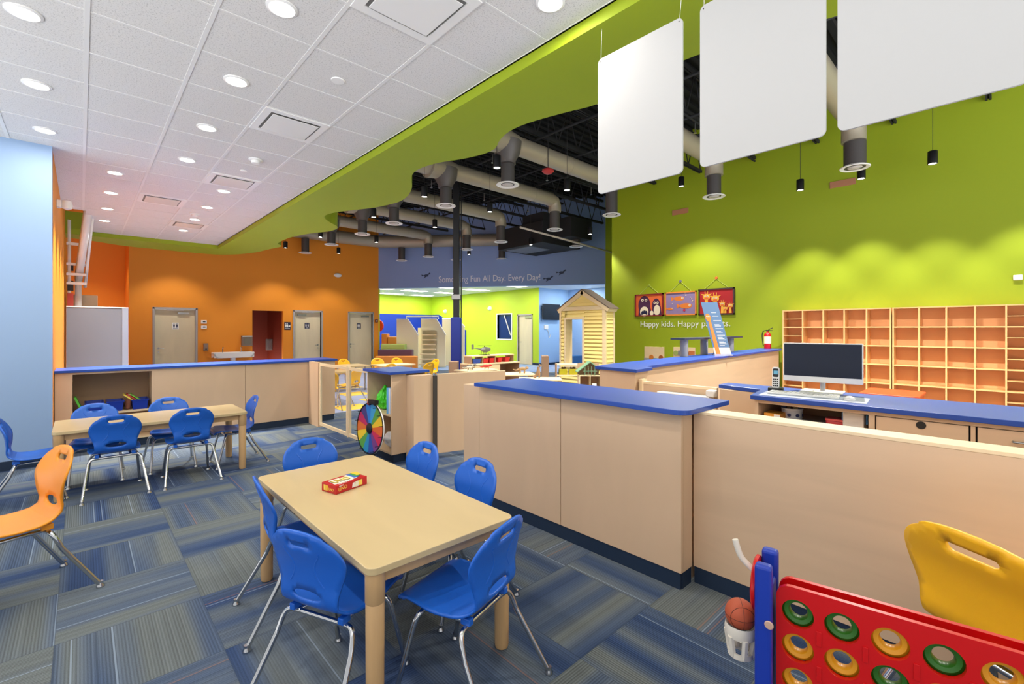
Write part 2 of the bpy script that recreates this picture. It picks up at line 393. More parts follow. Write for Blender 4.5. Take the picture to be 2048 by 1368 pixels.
struct(al.build('wall_alcove'))
# slate blue header, diagonal
A = Vector((8.42,16.6,0)); B = Vector((13.35,9.56,0)); dv = (B-A).normalized(); nrm = Vector((dv.y,-dv.x,0))
LT = plane(A, dv, (0,0,1))          # local x along wall, y up, z towards viewer
hd = MB(); hd.box(0, 8.9, 3.117, 6.2, -0.25, 0, M_SLATE, T=LT); struct(hd.build('wall_header'))
# green right wall, jog
w1 = MB(); w1.box(10.42, 10.6, -4, 7.24, 0, 6.2, M_GREEN); struct(w1.build('wall_right'))
w1 = MB(); w1.box(10.6, 13.36, 7.08, 7.24, 0, 6.2, M_GREEN); w1.box(13.36, 13.5, 7.1, 9.56, 0, 6.2, M_GREEN); struct(w1.build('wall_right_return'))
w1 = MB(); w1.box(10.402, 10.42, -4, 7.24, 0, 0.1, M_NAVY); struct(w1.build('baseboard_right'))
# playroom walls
w1 = MB(); w1.box(8.42, 14.2, 21.7, 21.85, 0, 3.4, M_LIME); struct(w1.build('wall_playroom_back'))
XB = 14.2
w1 = MB()
hs = [(15.25, 16.45), (13.95, 14.95)]
w1.box(XB, XB+0.15, 13.55, 13.95, 0, 3.4, M_LIME); w1.box(XB, XB+0.15, 13.95, 14.82, 2.2, 3.4, M_LIME); w1.box(XB, XB+0.15, 14.82, 15.25, 0, 3.4, M_LIME)
w1.box(XB, XB+0.15, 15.25, 16.22, 0, 1.10, M_LIME); w1.box(XB, XB+0.15, 15.25, 16.22, 2.22, 3.4, M_LIME); w1.box(XB, XB+0.15, 16.22, 21.8, 0, 3.4, M_LIME)
struct(w1.build('wall_playroom_right'))
w1 = MB(); w1.box(XB+0.001, 16.1, 13.52, 13.67, 0, 3.4, M_SKY); w1.box(16.1, 16.25, 6, 13.7, 0, 3.4, M_SKY); struct(w1.build('wall_playroom_blue'))
w1 = MB(); w1.box(XB-0.015, XB, 14.85, 21.7, 0, 0.1, M_NAVY); w1.box(XB-0.015, XB, 13.55, 13.92, 0, 0.1, M_NAVY); w1.box(XB, 16.1, 13.505, 13.52, 0, 0.1, M_NAVY); struct(w1.build('baseboard_playroom'))
w1 = MB(); w1.prism([(8.6,16.75),(8.6,21.7),(16.1,21.7),(16.1,6),(13.4,6),(13.6,9.45)], 3.3, 3.34, M_TBAR); struct(w1.build('ceiling_playroom'))
w1 = MB(); w1.box(8.56, 14.19, 21.66, 21.7, 0, 2.33, M_BLUEP); w1.prism([(21.66,0),(21.66,2.33),(21.0,2.33),(19.3,1.6),(18.6,1.5),(18.6,0)], 0, 0.03, M_BLUEP, T=plane((XB-0.035,0,0),(0,1,0),(0,0,1))); struct(w1.build('wall_padding'), 'royal blue wall padding behind the soft play area')

# ================================================================== doors
def door(n, x0, x1, yw, ztop, hinge_left, sign, signx, dark_top=True):
    fr = MB(); t = 0.05; y0, y1 = yw-0.02, yw+0.15
    fr.box(x0, x0+t, y0, y1, 0, ztop, M_FRAMEG); fr.box(x1-t, x1, y0, y1, 0, ztop, M_FRAMEG); fr.box(x0, x1, y0, y1, ztop-t, ztop, M_FRAMEG)
    fo = struct(fr.build('door_%d' % n, bevel=0.004))
    lf = MB(); lf.box(x0+t+0.004, x1-t-0.004, yw+0.08, yw+0.125, 0.01, ztop-t-0.005, M_DOOR); d = lf.build('door_leaf', fo, bevel=0.003)
    hx = x1-t-0.09 if hinge_left else x0+t+0.09; sg = -1 if hinge_left else 1
    h = MB(); h.lathe([(0.028,0),(0.028,0.012)], M_STEEL, n=16, T=plane((hx,yw+0.08,0.99),(1,0,0),(0,0,1)))
    h.tube([(hx,yw+0.07,0.99),(hx,yw+0.02,0.99),(hx+sg*0.02,yw+0.012,0.99),(hx+sg*0.12,yw+0.012,0.985)], 0.009, M_STEEL, 8)
    h.lathe([(0.02,0),(0.02,0.012)], M_STEEL, n=12, T=plane((hx,yw+0.08,0.88),(1,0,0),(0,0,1))); h.build('door_handle', fo)
    cx = (x0+x1)/2; sx = 1 if not hinge_left else -1
    c = MB(); a = cx+sx*0.05; b = cx+sx*0.33; c.box(min(a,b), max(a,b), yw+0.02, yw+0.078, ztop-0.19, ztop-0.13, M_STEEL)
    c.box(cx-0.2, cx+0.2, yw+0.0, yw+0.02, ztop-0.085, ztop-0.07, M_WHITE); c.build('door_closer', fo, bevel=0.004)
    sp = MB(); w, hh = (0.16,0.2)
    S = FY((signx, yw+0.079, sign)); bg = M_WHITE if n == 1 else mat('sign_navy', (28,34,66), 0.5); fg = mat('sign_navy', (28,34,66), 0.5) if n == 1 else M_WHITE
    sp.prism(rrect(-w/2,w/2,-hh/2,hh/2,0.012), 0, 0.004, bg, T=S)
    for dx in (-0.035, 0.035):
        flat(sp, ell(dx, 0.06, 0.013, 0.013, 12), fg, S, 0.005); flat(sp, [(dx-0.022,0.04),(dx-0.014,-0.045),(dx+0.014,-0.045),(dx+0.022,0.04)], fg, S, 0.005)
    if n == 1: flat(sp, [(-0.06,-0.075),(0.06,-0.075),(0.06,-0.065),(-0.06,-0.065)], fg, S, 0.005)
    else: flat(sp, [(-0.05,-0.08),(0.05,-0.08),(0.05,-0.07),(-0.05,-0.07)], fg, S, 0.005)
    sp.build('door_sign', fo)
door(1, 1.49, 2.56, 16.6, 2.17, False, 1.63, 2.03)
door(2, 5.28, 6.28, 16.6, 2.19, True, 1.66, 5.77)
door(3, 7.20, 8.22, 16.6, 2.19, False, 1.66, 7.66)
# playroom door in the lime wall
fr = MB(); fr.box(XB-0.02,XB+0.15,13.92,13.97,0,2.2,M_FRAMEG); fr.box(XB-0.02,XB+0.15,14.82,14.87,0,2.2,M_FRAMEG); fr.box(XB-0.02,XB+0.15,13.92,14.87,2.15,2.2,M_FRAMEG)
d4 = struct(fr.build('door_4')); lf = MB(); lf.box(XB+0.05,XB+0.09,13.975,14.815,0.01,2.145,M_DOOR); lf.build('door_leaf', d4)
h = MB(); h.tube([(XB+0.04,14.72,0.98),(XB-0.01,14.72,0.98),(XB-0.01,14.6,0.98)], 0.012, M_STEEL, 8); h.build('door_handle', d4)
h = MB(); h.box(XB-0.0,XB+0.05,14.0,14.4,2.02,2.1,M_STEEL); h.build('door_closer', d4)
wn = MB()
for a in ((15.2,15.25,1.05,2.27),(16.22,16.27,1.05,2.27)): wn.box(XB-0.02,XB+0.16,a[0],a[1],a[2],a[3],M_WHITE)
wn.box(XB-0.02,XB+0.16,15.25,16.22,1.05,1.10,M_WHITE); wn.box(XB-0.02,XB+0.16,15.25,16.22,2.22,2.27,M_WHITE)
win = struct(wn.build('window_1')); g = MB(); g.box(XB+0.10,XB+0.11,15.25,16.22,1.10,2.22,M_GLASS); g.build('window_glass', win)
g = MB(); g.box(XB+0.02,XB+0.06,15.5,15.53,1.2,2.2,M_WHITE,T=Matrix.Translation((0,15.6,1.6)) @ Matrix.Rotation(-0.45,4,'X') @ Matrix.Translation((0,-15.6,-1.6))); g.build('window_stay', win)

# ================================================================== ceiling fittings
def ordn(i): return ['nearest','second','third','fourth','fifth','sixth','seventh','eighth'][i]
lamps_l = {-0.275:'leftmost near row over the pale blue wall', 0.95:'middle near row', 2.18:'row beside the green soffit', 0.33:'far left row', 1.57:'far right row'}
dl = MB(); dl.lathe([(0.094,0),(0.094,-0.006),(0.078,-0.012),(0.072,-0.006)], M_WHITE, n=32)
cnt = {}
proto = None
for (x,y) in lights:
    i = cnt.get(x,0); cnt[x] = i+1
    lab = 'lit round recessed ceiling light, %s of the %s' % (ordn(i), lamps_l[x]) if x != 2.18 else 'lit round recessed ceiling light alone beside the green soffit near the hanging white panels'
    if proto is None:
        proto = thing('ceiling_light', lab, 'light', (x,y,HC), 0, 'round recessed lights in the tiled ceiling')
        dl.build('trim_ring', proto)
        ln = MB(); ln.lathe([(0.0,-0.007),(0.074,-0.007),(0.074,-0.003),(0,-0.003)], M_LIT, n=32); ln.build('lens', proto)
    else: dup(proto, (x,y,HC), 0, lab)
    lamp('AREA', 'downlight_glow', (x,y,HC-0.02), E_DOWN*(3.6 if y > 7.5 else 1), size=0.14, spread=1.3 if y > 7.5 else PI)
for (x,y) in [(-0.275,3.18),(-0.275,1.96),(0.95,0.76),(0.95,-1.68),(-1.5,3.18),(-1.5,5.62),(-1.5,0.76)]:
    lamp('AREA', 'downlight_glow', (x,y,HC-0.02), E_DOWN, size=0.14)
for i,(x,y) in enumerate(vents):
    t = thing('ceiling_vent', ['large square ceiling diffuser at the top edge, nearest the camera','square ceiling diffuser with reflective plate, second nearest the camera','square ceiling diffuser beside the smoke detector, middle of the ceiling','square ceiling diffuser left of the others in the far ceiling','farthest square ceiling diffuser beside two round lights'][i], 'vent', (x,y,HC), 0, 'square air diffusers in the tiled ceiling')
    m = MB(); a, b = 0.30, 0.235
    for (p,q) in (((-a,-a),(a,-b)),((-a,b),(a,a)),((-a,-b),(-b,b)),((b,-b),(a,b))): m.box(p[0],q[0],p[1],q[1],-0.010,-0.001,M_VENT)
    m.build('vent_frame', t)
    m = MB(); m.box(-b,b,-b,b,-0.003,-0.001,M_VENTDARK); m.build('vent_recess', t)
    m = MB(); m.box(-0.215,0.215,-0.215,0.215,-0.02,-0.014,M_VENT if i==0 else mat('vent_plate',(232,230,224),0.25)); m.build('vent_plate', t, bevel=0.004)
for (x,y,l,sm) in ((1.567,3.81,'small flat round white disc on a ceiling tile nearest the camera',0),(1.56,6.27,'white smoke detector on the ceiling between two diffusers',1),(1.555,6.82,'tiny flat white disc on the ceiling behind the smoke detector',0),(1.49,9.95,'white smoke detector on the far ceiling between lights',1)):
    m = MB()
    if sm: m.lathe([(0.075,0),(0.075,-0.015),(0.05,-0.02),(0.05,-0.03),(0.045,-0.05),(0,-0.055)], M_WHITE, n=20)
    else: m.lathe([(0.055 if y<5 else 0.04,0),(0.052 if y<5 else 0.038,-0.008),(0,-0.01)], M_WHITE, n=24)
    o = m.build('smoke_detector' if sm else 'sprinkler'); o.location = (x,y,HC-0.001); tag(o, l, 'smoke detector' if sm else 'sprinkler')

# ------------------------------------------------------------------ open ceiling services
k = 0
jy = [0.2+1.15*i for i in range(14)]
for i, y in enumerate(jy):
    m = MB(); x0, x1 = 3.75, 10.4 if y < 7.2 else 13.0
    if y > 9.6: x1 = 8.42+(16.6-y)*0.70-0.4
    z0, z1 = 5.15, 5.9
    for z in (z0, z1): m.box(x0, x1, y-0.035, y-0.01, z-0.03, z+0.03, M_DARK); m.box(x0, x1, y+0.01, y+0.035, z-0.03, z+0.03, M_DARK)
    n = int((x1-x0)/0.6); st = (x1-x0)/n
    for j in range(n):
        a = x0+j*st; m.tube([(a,y,z0),(a+st/2,y,z1)], 0.012, M_DARK, 5); m.tube([(a+st/2,y,z1),(a+st,y,z0)], 0.012, M_DARK, 5)
    o = m.build('bar_joist'); tag(o, 'black open web steel joist under the dark roof, number %s from the camera side' % ['one','two','three','four','five','six','seven','eight','nine','ten','eleven','twelve','thirteen','fourteen'][i], 'joist', 'black roof joists above the playroom')
def pipe(name, pts, r, m, lab, cat, n=8):
    o = MB().tube(pts, r, m, n).build(name); tag(o, lab, cat); return o
for i,(x,z,l) in enumerate(((4.3,5.13,'thin black conduit running back above the near ducts'),(5.0,5.13,'second thin black conduit crossing above the ducts'),(6.2,5.06,'long black conduit between the duct drops'),(7.4,5.06,'black conduit right of the middle spotlights'),(8.2,5.06,'black conduit passing the duct elbows'))):
    pipe('conduit', [(x,1.0,z),(x,15.8,z)], 0.022, M_DARK, l, 'pipe')
for i,(y,l) in enumerate(((3.6,'black sprinkler pipe crossing above the nearest duct'),(7.0,'black sprinkler pipe between the first and second ducts'),(9.2,'black sprinkler pipe between the second and third ducts'))):
    m = MB(); m.tube([(3.9,y,5.05),(10.3,y,5.05)], 0.02, M_DARK, 8)
    for x in (4.6,6.0,7.6,9.2): m.tube([(x,y,5.05),(x,y,4.86)],0.01,M_STEEL,6); m.lathe([(0.03,0),(0.03,0.006)],M_STEEL,c=(x,y,4.85),n=10)
    tag(m.build('sprinkler_pipe'), l, 'pipe')
def ring_pts(r, z, n=24): return [(r*math.cos(2*PI*i/n), r*math.sin(2*PI*i/n), z) for i in range(n)]
def diffuser(x, y, ztop, lab, neck=0.115, parent=None):
    t = thing('duct_diffuser', lab, 'diffuser', (x,y,4.1), 0, 'round ceiling diffusers on black duct drops')
    m = MB(); m.lathe([(neck,ztop-4.1),(neck,0.0)], mat('duct_drop_grey',(78,74,72),0.55,0.2), n=20); m.build('duct_drop', t)
    m = MB(); m.lathe([(neck+0.005,0.03),(0.20,0.006),(0.205,-0.004),(0.195,-0.012),(0.125,0.004)], M_WHITE, n=32); m.build('diffuser_ring', t)
    m = MB(); m.lathe([(0.10,0.0),(0.085,-0.012),(0.07,-0.004),(0.055,-0.016),(0,-0.018)], mat('diffuser_core',(190,184,178),0.4), n=24); m.lathe([(0.125,0.012),(0.0,0.012)], M_VENTDARK, n=24); m.build('diffuser_core', t)
rows = [(6.05,'nearest'),(7.95,'second'),(10.13,'third'),(11.84,'fourth'),(13.95,'fifth')]
ends = {6.05:8.9, 7.95:8.92, 10.13:9.0, 11.84:9.05, 13.95:8.97}
duct_defs = []
for i,(y,nm) in enumerate(rows):
    xe = [12.3, 8.92, 9.0, 9.05, 8.97][i]
    t = thing('air_duct', '%s of the bronze grey round ducts running from the green soffit' % ('nearest' if i==0 else nm+' back'), 'duct', (0,0,0), 0, 'round ducts under the black ceiling')
    m = MB(); path = [(5.75,y,4.85),(xe-0.15,y,4.85)] if i else [(5.75,y,4.85),(8.65,y,4.85),(8.8,y-0.02,4.84)]
    if i == 0: m.tube([(5.75,y,4.85),(8.86,y,4.85)], 0.165, M_DUCT, 20)
    else: m.tube([(5.75,y,4.85),(xe-0.17,y,4.85),(xe-0.05,y,4.81),(xe,y,4.70),(xe,y,4.55)], 0.165, M_DUCT, 20)
    m.build('duct_run', t)
    m = MB(); m.tube([(4.55,y,4.85),(5.1,y,4.85)], 0.2, M_DUCT, 20); m.tube([(5.1,y,4.85),(5.75,y,4.85)], 0.26, M_DUCT, 20, r2=0.175)
    m.lathe([(0.26,0.75),(0.23,0.55),(0.15,0.42),(0.15,0.36)], mat('duct_tee',(100,94,90),0.5,0.25), c=(5.53,y,4.1), n=20); m.build('duct_tee', t)
    for x in (6.4,7.2,8.1):
        if x < xe-0.3: MB().tube([(x-0.006,y,4.85),(x+0.006,y,4.85)], 0.17, M_DUCT, 20).build('duct_band', t)
    diffuser(5.54, y, 4.455, 'round white diffuser on a drop at the soffit end of the %s duct' % nm, 0.12)
    if i == 0: diffuser(8.7, 6.05, 4.68, 'round white diffuser below the left hanging white panel', 0.13)
    else: diffuser([0,8.92,9.0,9.05,8.97][i], y, 4.545, 'round white diffuser on the elbow end of the %s duct' % nm, 0.13)
# nearer ducts behind the hanging panels
for y, nm, lab in ((3.87,'a','bronze grey duct seen in the gap between the first two hanging panels'),(1.66,'b','bronze grey duct seen in the gap between the last two hanging panels')):
    t = thing('air_duct', lab, 'duct', (0,0,0), 0, 'round ducts under the black ceiling')
    MB().tube([(4.6,y,4.85),(8.75,y,4.85),(8.88,y,4.81),(8.95,y,4.70),(8.95,y,4.5)], 0.165, M_DUCT, 20).build('duct_run', t)
diffuser(8.95, 3.87, 4.495, 'round white diffuser below the middle hanging white panel', 0.13)
diffuser(8.98, 1.65, 4.495, 'round white diffuser below the right hanging white panel', 0.15)
# main trunk along the far walls
t = thing('air_duct', 'long large trunk duct running along the slate blue wall to the air handler', 'duct', (0,0,0), 0, 'round ducts under the black ceiling')
MB().tube(smoothpath([(2.5,16.05,4.8),(5.0,16.05,4.8),(7.6,16.03,4.8),(8.6,15.5,4.8),(10.1,13.85,4.8),(11.67,12.08,4.8)],5), 0.22, M_DUCT, 20).build('duct_run', t)
for (x,y,l) in ((5.49,16.03,'round white diffuser close to the orange wall'),(8.73,15.38,'leftmost small diffuser in front of the slate blue wall'),(10.1,13.85,'small diffuser half hidden behind the black column'),(11.22,12.57,'small diffuser below the trunk duct, left of the air handler'),(11.2,9.1,'round diffuser below the black air handler')):
    diffuser(x, y, 4.575 if x != 11.2 else 4.295, l, 0.12)
t = thing('air_handler', 'large black rectangular air handler hanging in front of the slate blue wall', 'air handler', (0,0,0))
MB().box(10.1,11.9,9.5,11.5,4.15,4.8,M_DARK).build('casing', t, bevel=0.01)
MB().box(10.6,11.6,8.8,9.5,4.3,4.9,M_DARK).build('duct_box', t, bevel=0.01)
MB().box(10.2,10.9,9.55,10.45,4.8,5.1,M_DARK).build('riser_duct', t, bevel=0.01)
MB().box(10.3,11.2,10.2,11.3,4.13,4.15,M_GREYP).build('service_plate', t)
pipe('pipe', [(8.7,9.0,4.3),(13.2,8.6,3.95)], 0.03, mat('pipe_cream',(196,186,168),0.5), 'cream pipe slanting below the air handler towards the green wall', 'pipe')
# alarm horn, pendant
m = MB(); m.tube([(0,0,0.02),(0,0,1.82)],0.008,M_DARK,6); m.lathe([(0.02,0.06),(0.10,0.03),(0.11,0.0),(0.06,-0.04),(0,-0.045)],mat('alarm_red',(170,40,40),0.4),n=18); o = m.build('fire_alarm'); o.location=(6.05,5.55,4.33); tag(o,'red fire alarm hanging on a rod below the black ceiling','alarm')
# pendant spotlights
sp = [(4.84,5.54,'left near pendant spotlight beside the nearest duct drop'),(4.87,7.71,'pendant spotlight left of the second duct drop'),(4.9,9.9,'pendant spotlight just right of the wavy soffit edge'),(4.89,13.08,'black pendant spotlight at the soffit edge over the orange wall'),(6.57,5.55,'pendant spotlight right of the red fire alarm'),(6.54,7.72,'pendant spotlight between the second and third ducts'),(6.52,9.84,'pendant spotlight just left of the black column'),(6.38,12.71,'black pendant spotlight where orange and slate walls meet'),(10.0,9.88,'small pendant spotlight under the air handler'),(10.07,7.70,'pendant spotlight at the end of the green wall'),(9.72,12.58,'black pendant spotlight right of the black column'),(4.715,15.52,'black pendant spotlight over the alcove in the orange wall'),(6.37,15.43,'black pendant spotlight between the two restroom doors'),(9.3,4.71,'pendant spotlight just below the left hanging panel corner'),(9.72,2.61,'black pendant spotlight left of the cubbies on the green wall'),(9.74,1.70,'black pendant spotlight directly below the right diffuser'),(9.67,0.79,'black pendant spotlight on a long cable over the cubbies')]
pp = None
for i,(x,y,l) in enumerate(sp):
    if pp is None:
        pp = thing('pendant_spotlight', l, 'light', (x,y,4.1), 0, 'black cylinder pendant spotlights')
        MB().lathe([(0.0,0.2),(0.055,0.2),(0.062,0.19),(0.062,0.0),(0.052,0.0),(0.052,0.02)], M_BLACK, n=20).build('housing', pp)
        MB().lathe([(0.052,0.012),(0.0,0.006)], mat('spot_lens',(255,250,238),0.4,emit=26.0), n=20).build('lens', pp)
        MB().tube([(0,0,0.2),(0,0,2.095)], 0.004, M_BLACK, 5).build('cable', pp)
    else: dup(pp, (x,y,4.1 if x != 9.3 else 4.56), 0, l)
    lamp('SPOT', 'spot_and_fill_glow', (x,y,4.085), (E_WASH*0.85 if x > 9 and y < 3 else 140 if y > 15 else 0 if 3.5 < y < 5 else E_SPOT), size=0.04, cone=1.3 if x > 9 and y < 3 else 1.75, blend=0.5)
for (x,y,e,c) in ((1.95,15.5,140,1.75),(0.1,16.9,55,1.75),(8.0,14.0,E_SPOT*0.5,1.75),(9.72,-0.2,E_WASH*0.85,1.3),(9.3,4.71,400,1.8),(6.6,3.3,700,2.3),(6.6,1.2,700,2.3),(5.0,3.3,E_SPOT,1.75),(6.6,-1.0,700,2.3),(8.3,10.0,E_SPOT,1.75)):  # the wide strong ones are unseen fill, added to brighten the cubbies
    lamp('SPOT', 'spot_and_fill_glow', (x,y,4.085 if x != 9.3 else 4.55), e, size=0.04, cone=c, blend=0.5)
# hanging white panels
for i,(y0,y1,l) in enumerate(((1.842,1.257,'left hanging white acoustic panel, fully in view'),(1.155,0.567,'middle hanging white acoustic panel'),(0.522,-0.06,'right hanging white acoustic panel, cut by the picture edge'))):
    t = thing('hanging_panel', l, 'panel', (2.5,(y0+y1)/2,2.42), 0, 'white acoustic panels hung over the reception')
    hw = (y0-y1)/2
    MB().prism(rrect(-hw,hw,0,0.887,0.03,6), -0.006, 0.006, M_BOARD, T=plane((0,0,0),(0,-1,0),(0,0,1)), smooth=True).build('panel', t)
    m = MB()
    for s in (-1,1): m.tube([(0,s*(hw-0.02),0.87),(0.02,s*(hw-0.012),1.099)], 0.0013, M_WHITE, 5)
    m.build('wire', t)
    m = MB()
    for s in (-1,1): m.lathe([(0.0035,0),(0.0035,0.001)], M_BLACK, n=8, T=plane((-0.0062,s*(hw-0.02),0.867),(0,-1,0),(0,0,1)))
    m.build('hanging_hole', t)
# column
t = thing('column', 'black steel column with royal blue padding around its foot', 'column', (6.54,8.95,0))
MB().box(-0.07,0.07,-0.085,0.085,0,6.1,M_BLACK).build('shaft', t, rotz=-0.75, bevel=0.01)
MB().box(-0.125,0.125,-0.125,0.125,0,1.82,mat('blue_vinyl_pad',(24,44,140),0.35)).build('padding', t, rotz=-0.75, bevel=0.03, seg=4)
MB().box(-0.11,0.11,-0.095,0.095,2.24,2.36,M_STEEL).build('clamp_band', t, rotz=-0.75, bevel=0.01)
MB().tube([(0.05,-0.12,1.8),(0.05,-0.12,6.0)],0.012,M_DARK,8).build('conduit_strip', t)

# ================================================================== WALL ITEMS (orange wall)
def wall_box(name, lab, cat, x, z, w, hh, d, m, bev=0.01, yw=16.6, extra=None):
    t = thing(name, lab, cat, (x, yw, z))
    MB().box(-w/2, w/2, -d, -0.001, -hh/2, hh/2, m).build('casing', t, bevel=bev, seg=3)
    return t
t = wall_box('thermostat', 'upper of two white rounded thermostats beside the left door', 'thermostat', 2.72, 1.76, 0.15, 0.1, 0.03, M_WHITE); MB().box(-0.03,0.04,-0.032,-0.03,-0.012,0.018,M_BLACK).build('display', t)
t = wall_box('thermostat', 'lower of two white rounded thermostats beside the left door', 'thermostat', 2.72, 1.60, 0.15, 0.1, 0.03, M_WHITE); MB().box(-0.03,0.04,-0.032,-0.03,-0.012,0.018,M_BLACK).build('display', t)
t = wall_box('soap_dispenser', 'steel soap dispenser on the orange wall left of the trough sink', 'dispenser', 2.76, 1.0, 0.12, 0.22, 0.1, mat('steel_box',(140,120,108),0.35,0.5)); MB().lathe([(0.02,0),(0.02,0.01)],M_BLACK,n=12,T=plane((0,-0.101,-0.06),(1,0,0),(0,0,1))).build('nozzle', t)
t = wall_box('towel_dispenser', 'square steel paper towel dispenser right of the trough sink', 'dispenser', 3.86, 1.17, 0.3, 0.33, 0.16, mat('steel_box',(140,120,108),0.35,0.5)); MB().box(-0.1,0.1,-0.165,-0.16,-0.11,0.11,mat('dispenser_window',(120,112,96),0.3)).build('window', t, bevel=0.02); MB().box(-0.14,0.14,-0.163,-0.16,0.13,0.155,M_WHITE).build('lid_edge', t)
t = thing('trough_sink', 'long white wall-hung trough sink with two taps on the orange wall', 'sink', (3.45,16.59,0.72))
m = MB(); P = [(-0.55,0.10),(-0.53,0.0),(-0.45,-0.06),(0.45,-0.06),(0.53,0.0),(0.55,0.10),(0.52,0.10),(0.50,0.02),(0.43,-0.03),(-0.43,-0.03),(-0.50,0.02),(-0.52,0.10)]
m.prism(P, 0.0, 0.42, M_WHITE, T=plane((0,0,0),(1,0,0),(0,0,1))); m.box(-0.54,0.54,-0.42,-0.40,-0.05,0.11,M_WHITE); m.box(-0.54,0.54,-0.06,-0.001,-0.05,0.11,M_WHITE); m.build('basin', t, bevel=0.01)
for x in (-0.25,0.25): MB().tube(smoothpath([(x,-0.05,0.10),(x,-0.05,0.24),(x,-0.1,0.27),(x,-0.16,0.25)],4),0.014,M_CHROME,8).build('tap', t)
MB().box(-0.06,0.06,-0.25,-0.1,-0.3,-0.05,M_WHITE).build('drain_cover', t, bevel=0.01)
t = wall_box('restroom_sign', 'navy restroom sign with white figures on the orange wall beside the middle door', 'sign', 5.1, 1.65, 0.2, 0.26, 0.01, mat('sign_navy',(28,34,66),0.5), 0.004)
m = MB(); S = FY((0,-0.011,0))
for dx in (-0.05,0.0): flat(m, ell(dx,0.07,0.016,0.016,12), M_WHITE, S, 0.0); flat(m, [(dx-0.026,0.045),(dx-0.018,-0.05),(dx+0.018,-0.05),(dx+0.026,0.045)], M_WHITE, S, 0.0)
flat(m, [(0.03,0.0),(0.09,0.03),(0.09,-0.03),(0.03,-0.05)], M_WHITE, S, 0.0); flat(m, [(-0.08,-0.09),(0.08,-0.09),(0.08,-0.08),(-0.08,-0.08)], M_WHITE, S, 0.0); m.build('figures', t)
t = wall_box('call_button', 'small round dark alarm bell at the right end of the orange wall', 'bell', 8.33, 1.86, 0.12, 0.12, 0.03, mat('bell_brown',(110,50,30),0.4), 0.03); MB().lathe([(0.025,0),(0.02,0.02),(0,0.022)],M_WHITE,n=14,T=plane((0,-0.03,0),(1,0,0),(0,0,1))).build('button', t)
t = thing('alarm_strobe', 'white strobe light high on the orange wall', 'alarm', (6.82,16.6,3.5)); m = MB(); m.lathe([(0.14,0.0),(0.14,0.02),(0.10,0.05),(0,0.06)],M_WHITE,n=20,T=plane((0,0,0),(1,0,0),(0,0,1)) @ Matrix.Diagonal((1,0.55,1,1))); m.build('cover', t)
t = wall_box('urinal_partition', 'grey hand dryer inside the dark red alcove', 'hand dryer', 4.868, 1.0, 0.2, 0.4, 0.14, mat('dryer_grey',(130,116,110),0.4), 0.02, yw=17.9); t.name = 'hand_dryer'; MB().box(-0.05,0.05,-0.155,-0.14,-0.16,0.14,M_STEEL).build('front_plate', t)
# camera dome on the blue corner
t = thing('security_camera', 'small white dome camera at the top corner of the pale blue wall', 'camera', (-0.24,8.6,3.2)); m = MB(); m.box(0,0.05,-0.05,0.05,-0.05,0.05,M_WHITE); m.build('bracket', t, bevel=0.01); MB().lathe([(0,0.07),(0.05,0.05),(0.06,0.0),(0.05,-0.05),(0,-0.07)],M_WHITE,c=(0.1,0,0),n=16).build('dome', t)
# grey cabinet, beige box and lift mast on the left
t = thing('grey_partition', 'flat grey partition panel with a pale edge strip standing before the orange wall', 'partition', (0.24,12.5,0)); MB().box(-0.45,0.38,-0.03,0.03,0,1.97,M_GREYP).build('panel', t); MB().box(0.38,0.48,-0.05,0.05,0,1.98,mat('grey_edge',(136,146,162),0.4)).build('edge_post', t, bevel=0.006)
MB().box(-0.45,0.48,-0.04,0.04,1.97,1.99,M_WHITE).build('top_cap', t)
t = thing('wooden_cabinet', 'pale wooden cabinet top showing above the grey partition', 'cabinet', (0.06,13.4,0)); MB().box(-0.26,0.2,-0.25,0.2,0,2.25,M_MAPLEY).build('body', t, bevel=0.01)
t = thing('lift_mast', 'white steel lift mast rising from behind the grey partition into the ceiling opening', 'lift', (-0.04,12.85,0))
def seg(mb, a, b, w, m): mb.tube([a,b], w, m, 4)
m = MB(); seg(m,(0.0,0,0.05),(0.0,0,2.6),0.07,M_WHITE); seg(m,(0,0,2.55),(0.14,-1.6,3.75),0.075,M_WHITE); m.build('mast', t)
m = MB(); seg(m,(-0.13,-0.1,2.0),(-0.13,-0.2,3.7),0.035,M_WHITE); seg(m,(0.1,0.1,2.4),(0.2,-1.2,3.7),0.03,M_WHITE); m.build('side_rail', t)
for z in (2.42,2.6,2.8,3.2): MB().box(-0.17,0.12,-0.25,-0.2,z,z+0.05,M_WHITE).build('cross_bar', t)
for a,c in (((2.3,2.5),M_BLACK),((2.7,2.85),M_BLACK),((1.95,2.25),mat('lift_red',(190,70,60),0.5))): MB().box(-0.16,-0.07,-0.15,-0.05,a[0],a[1],c).build('hydraulic_box', t)

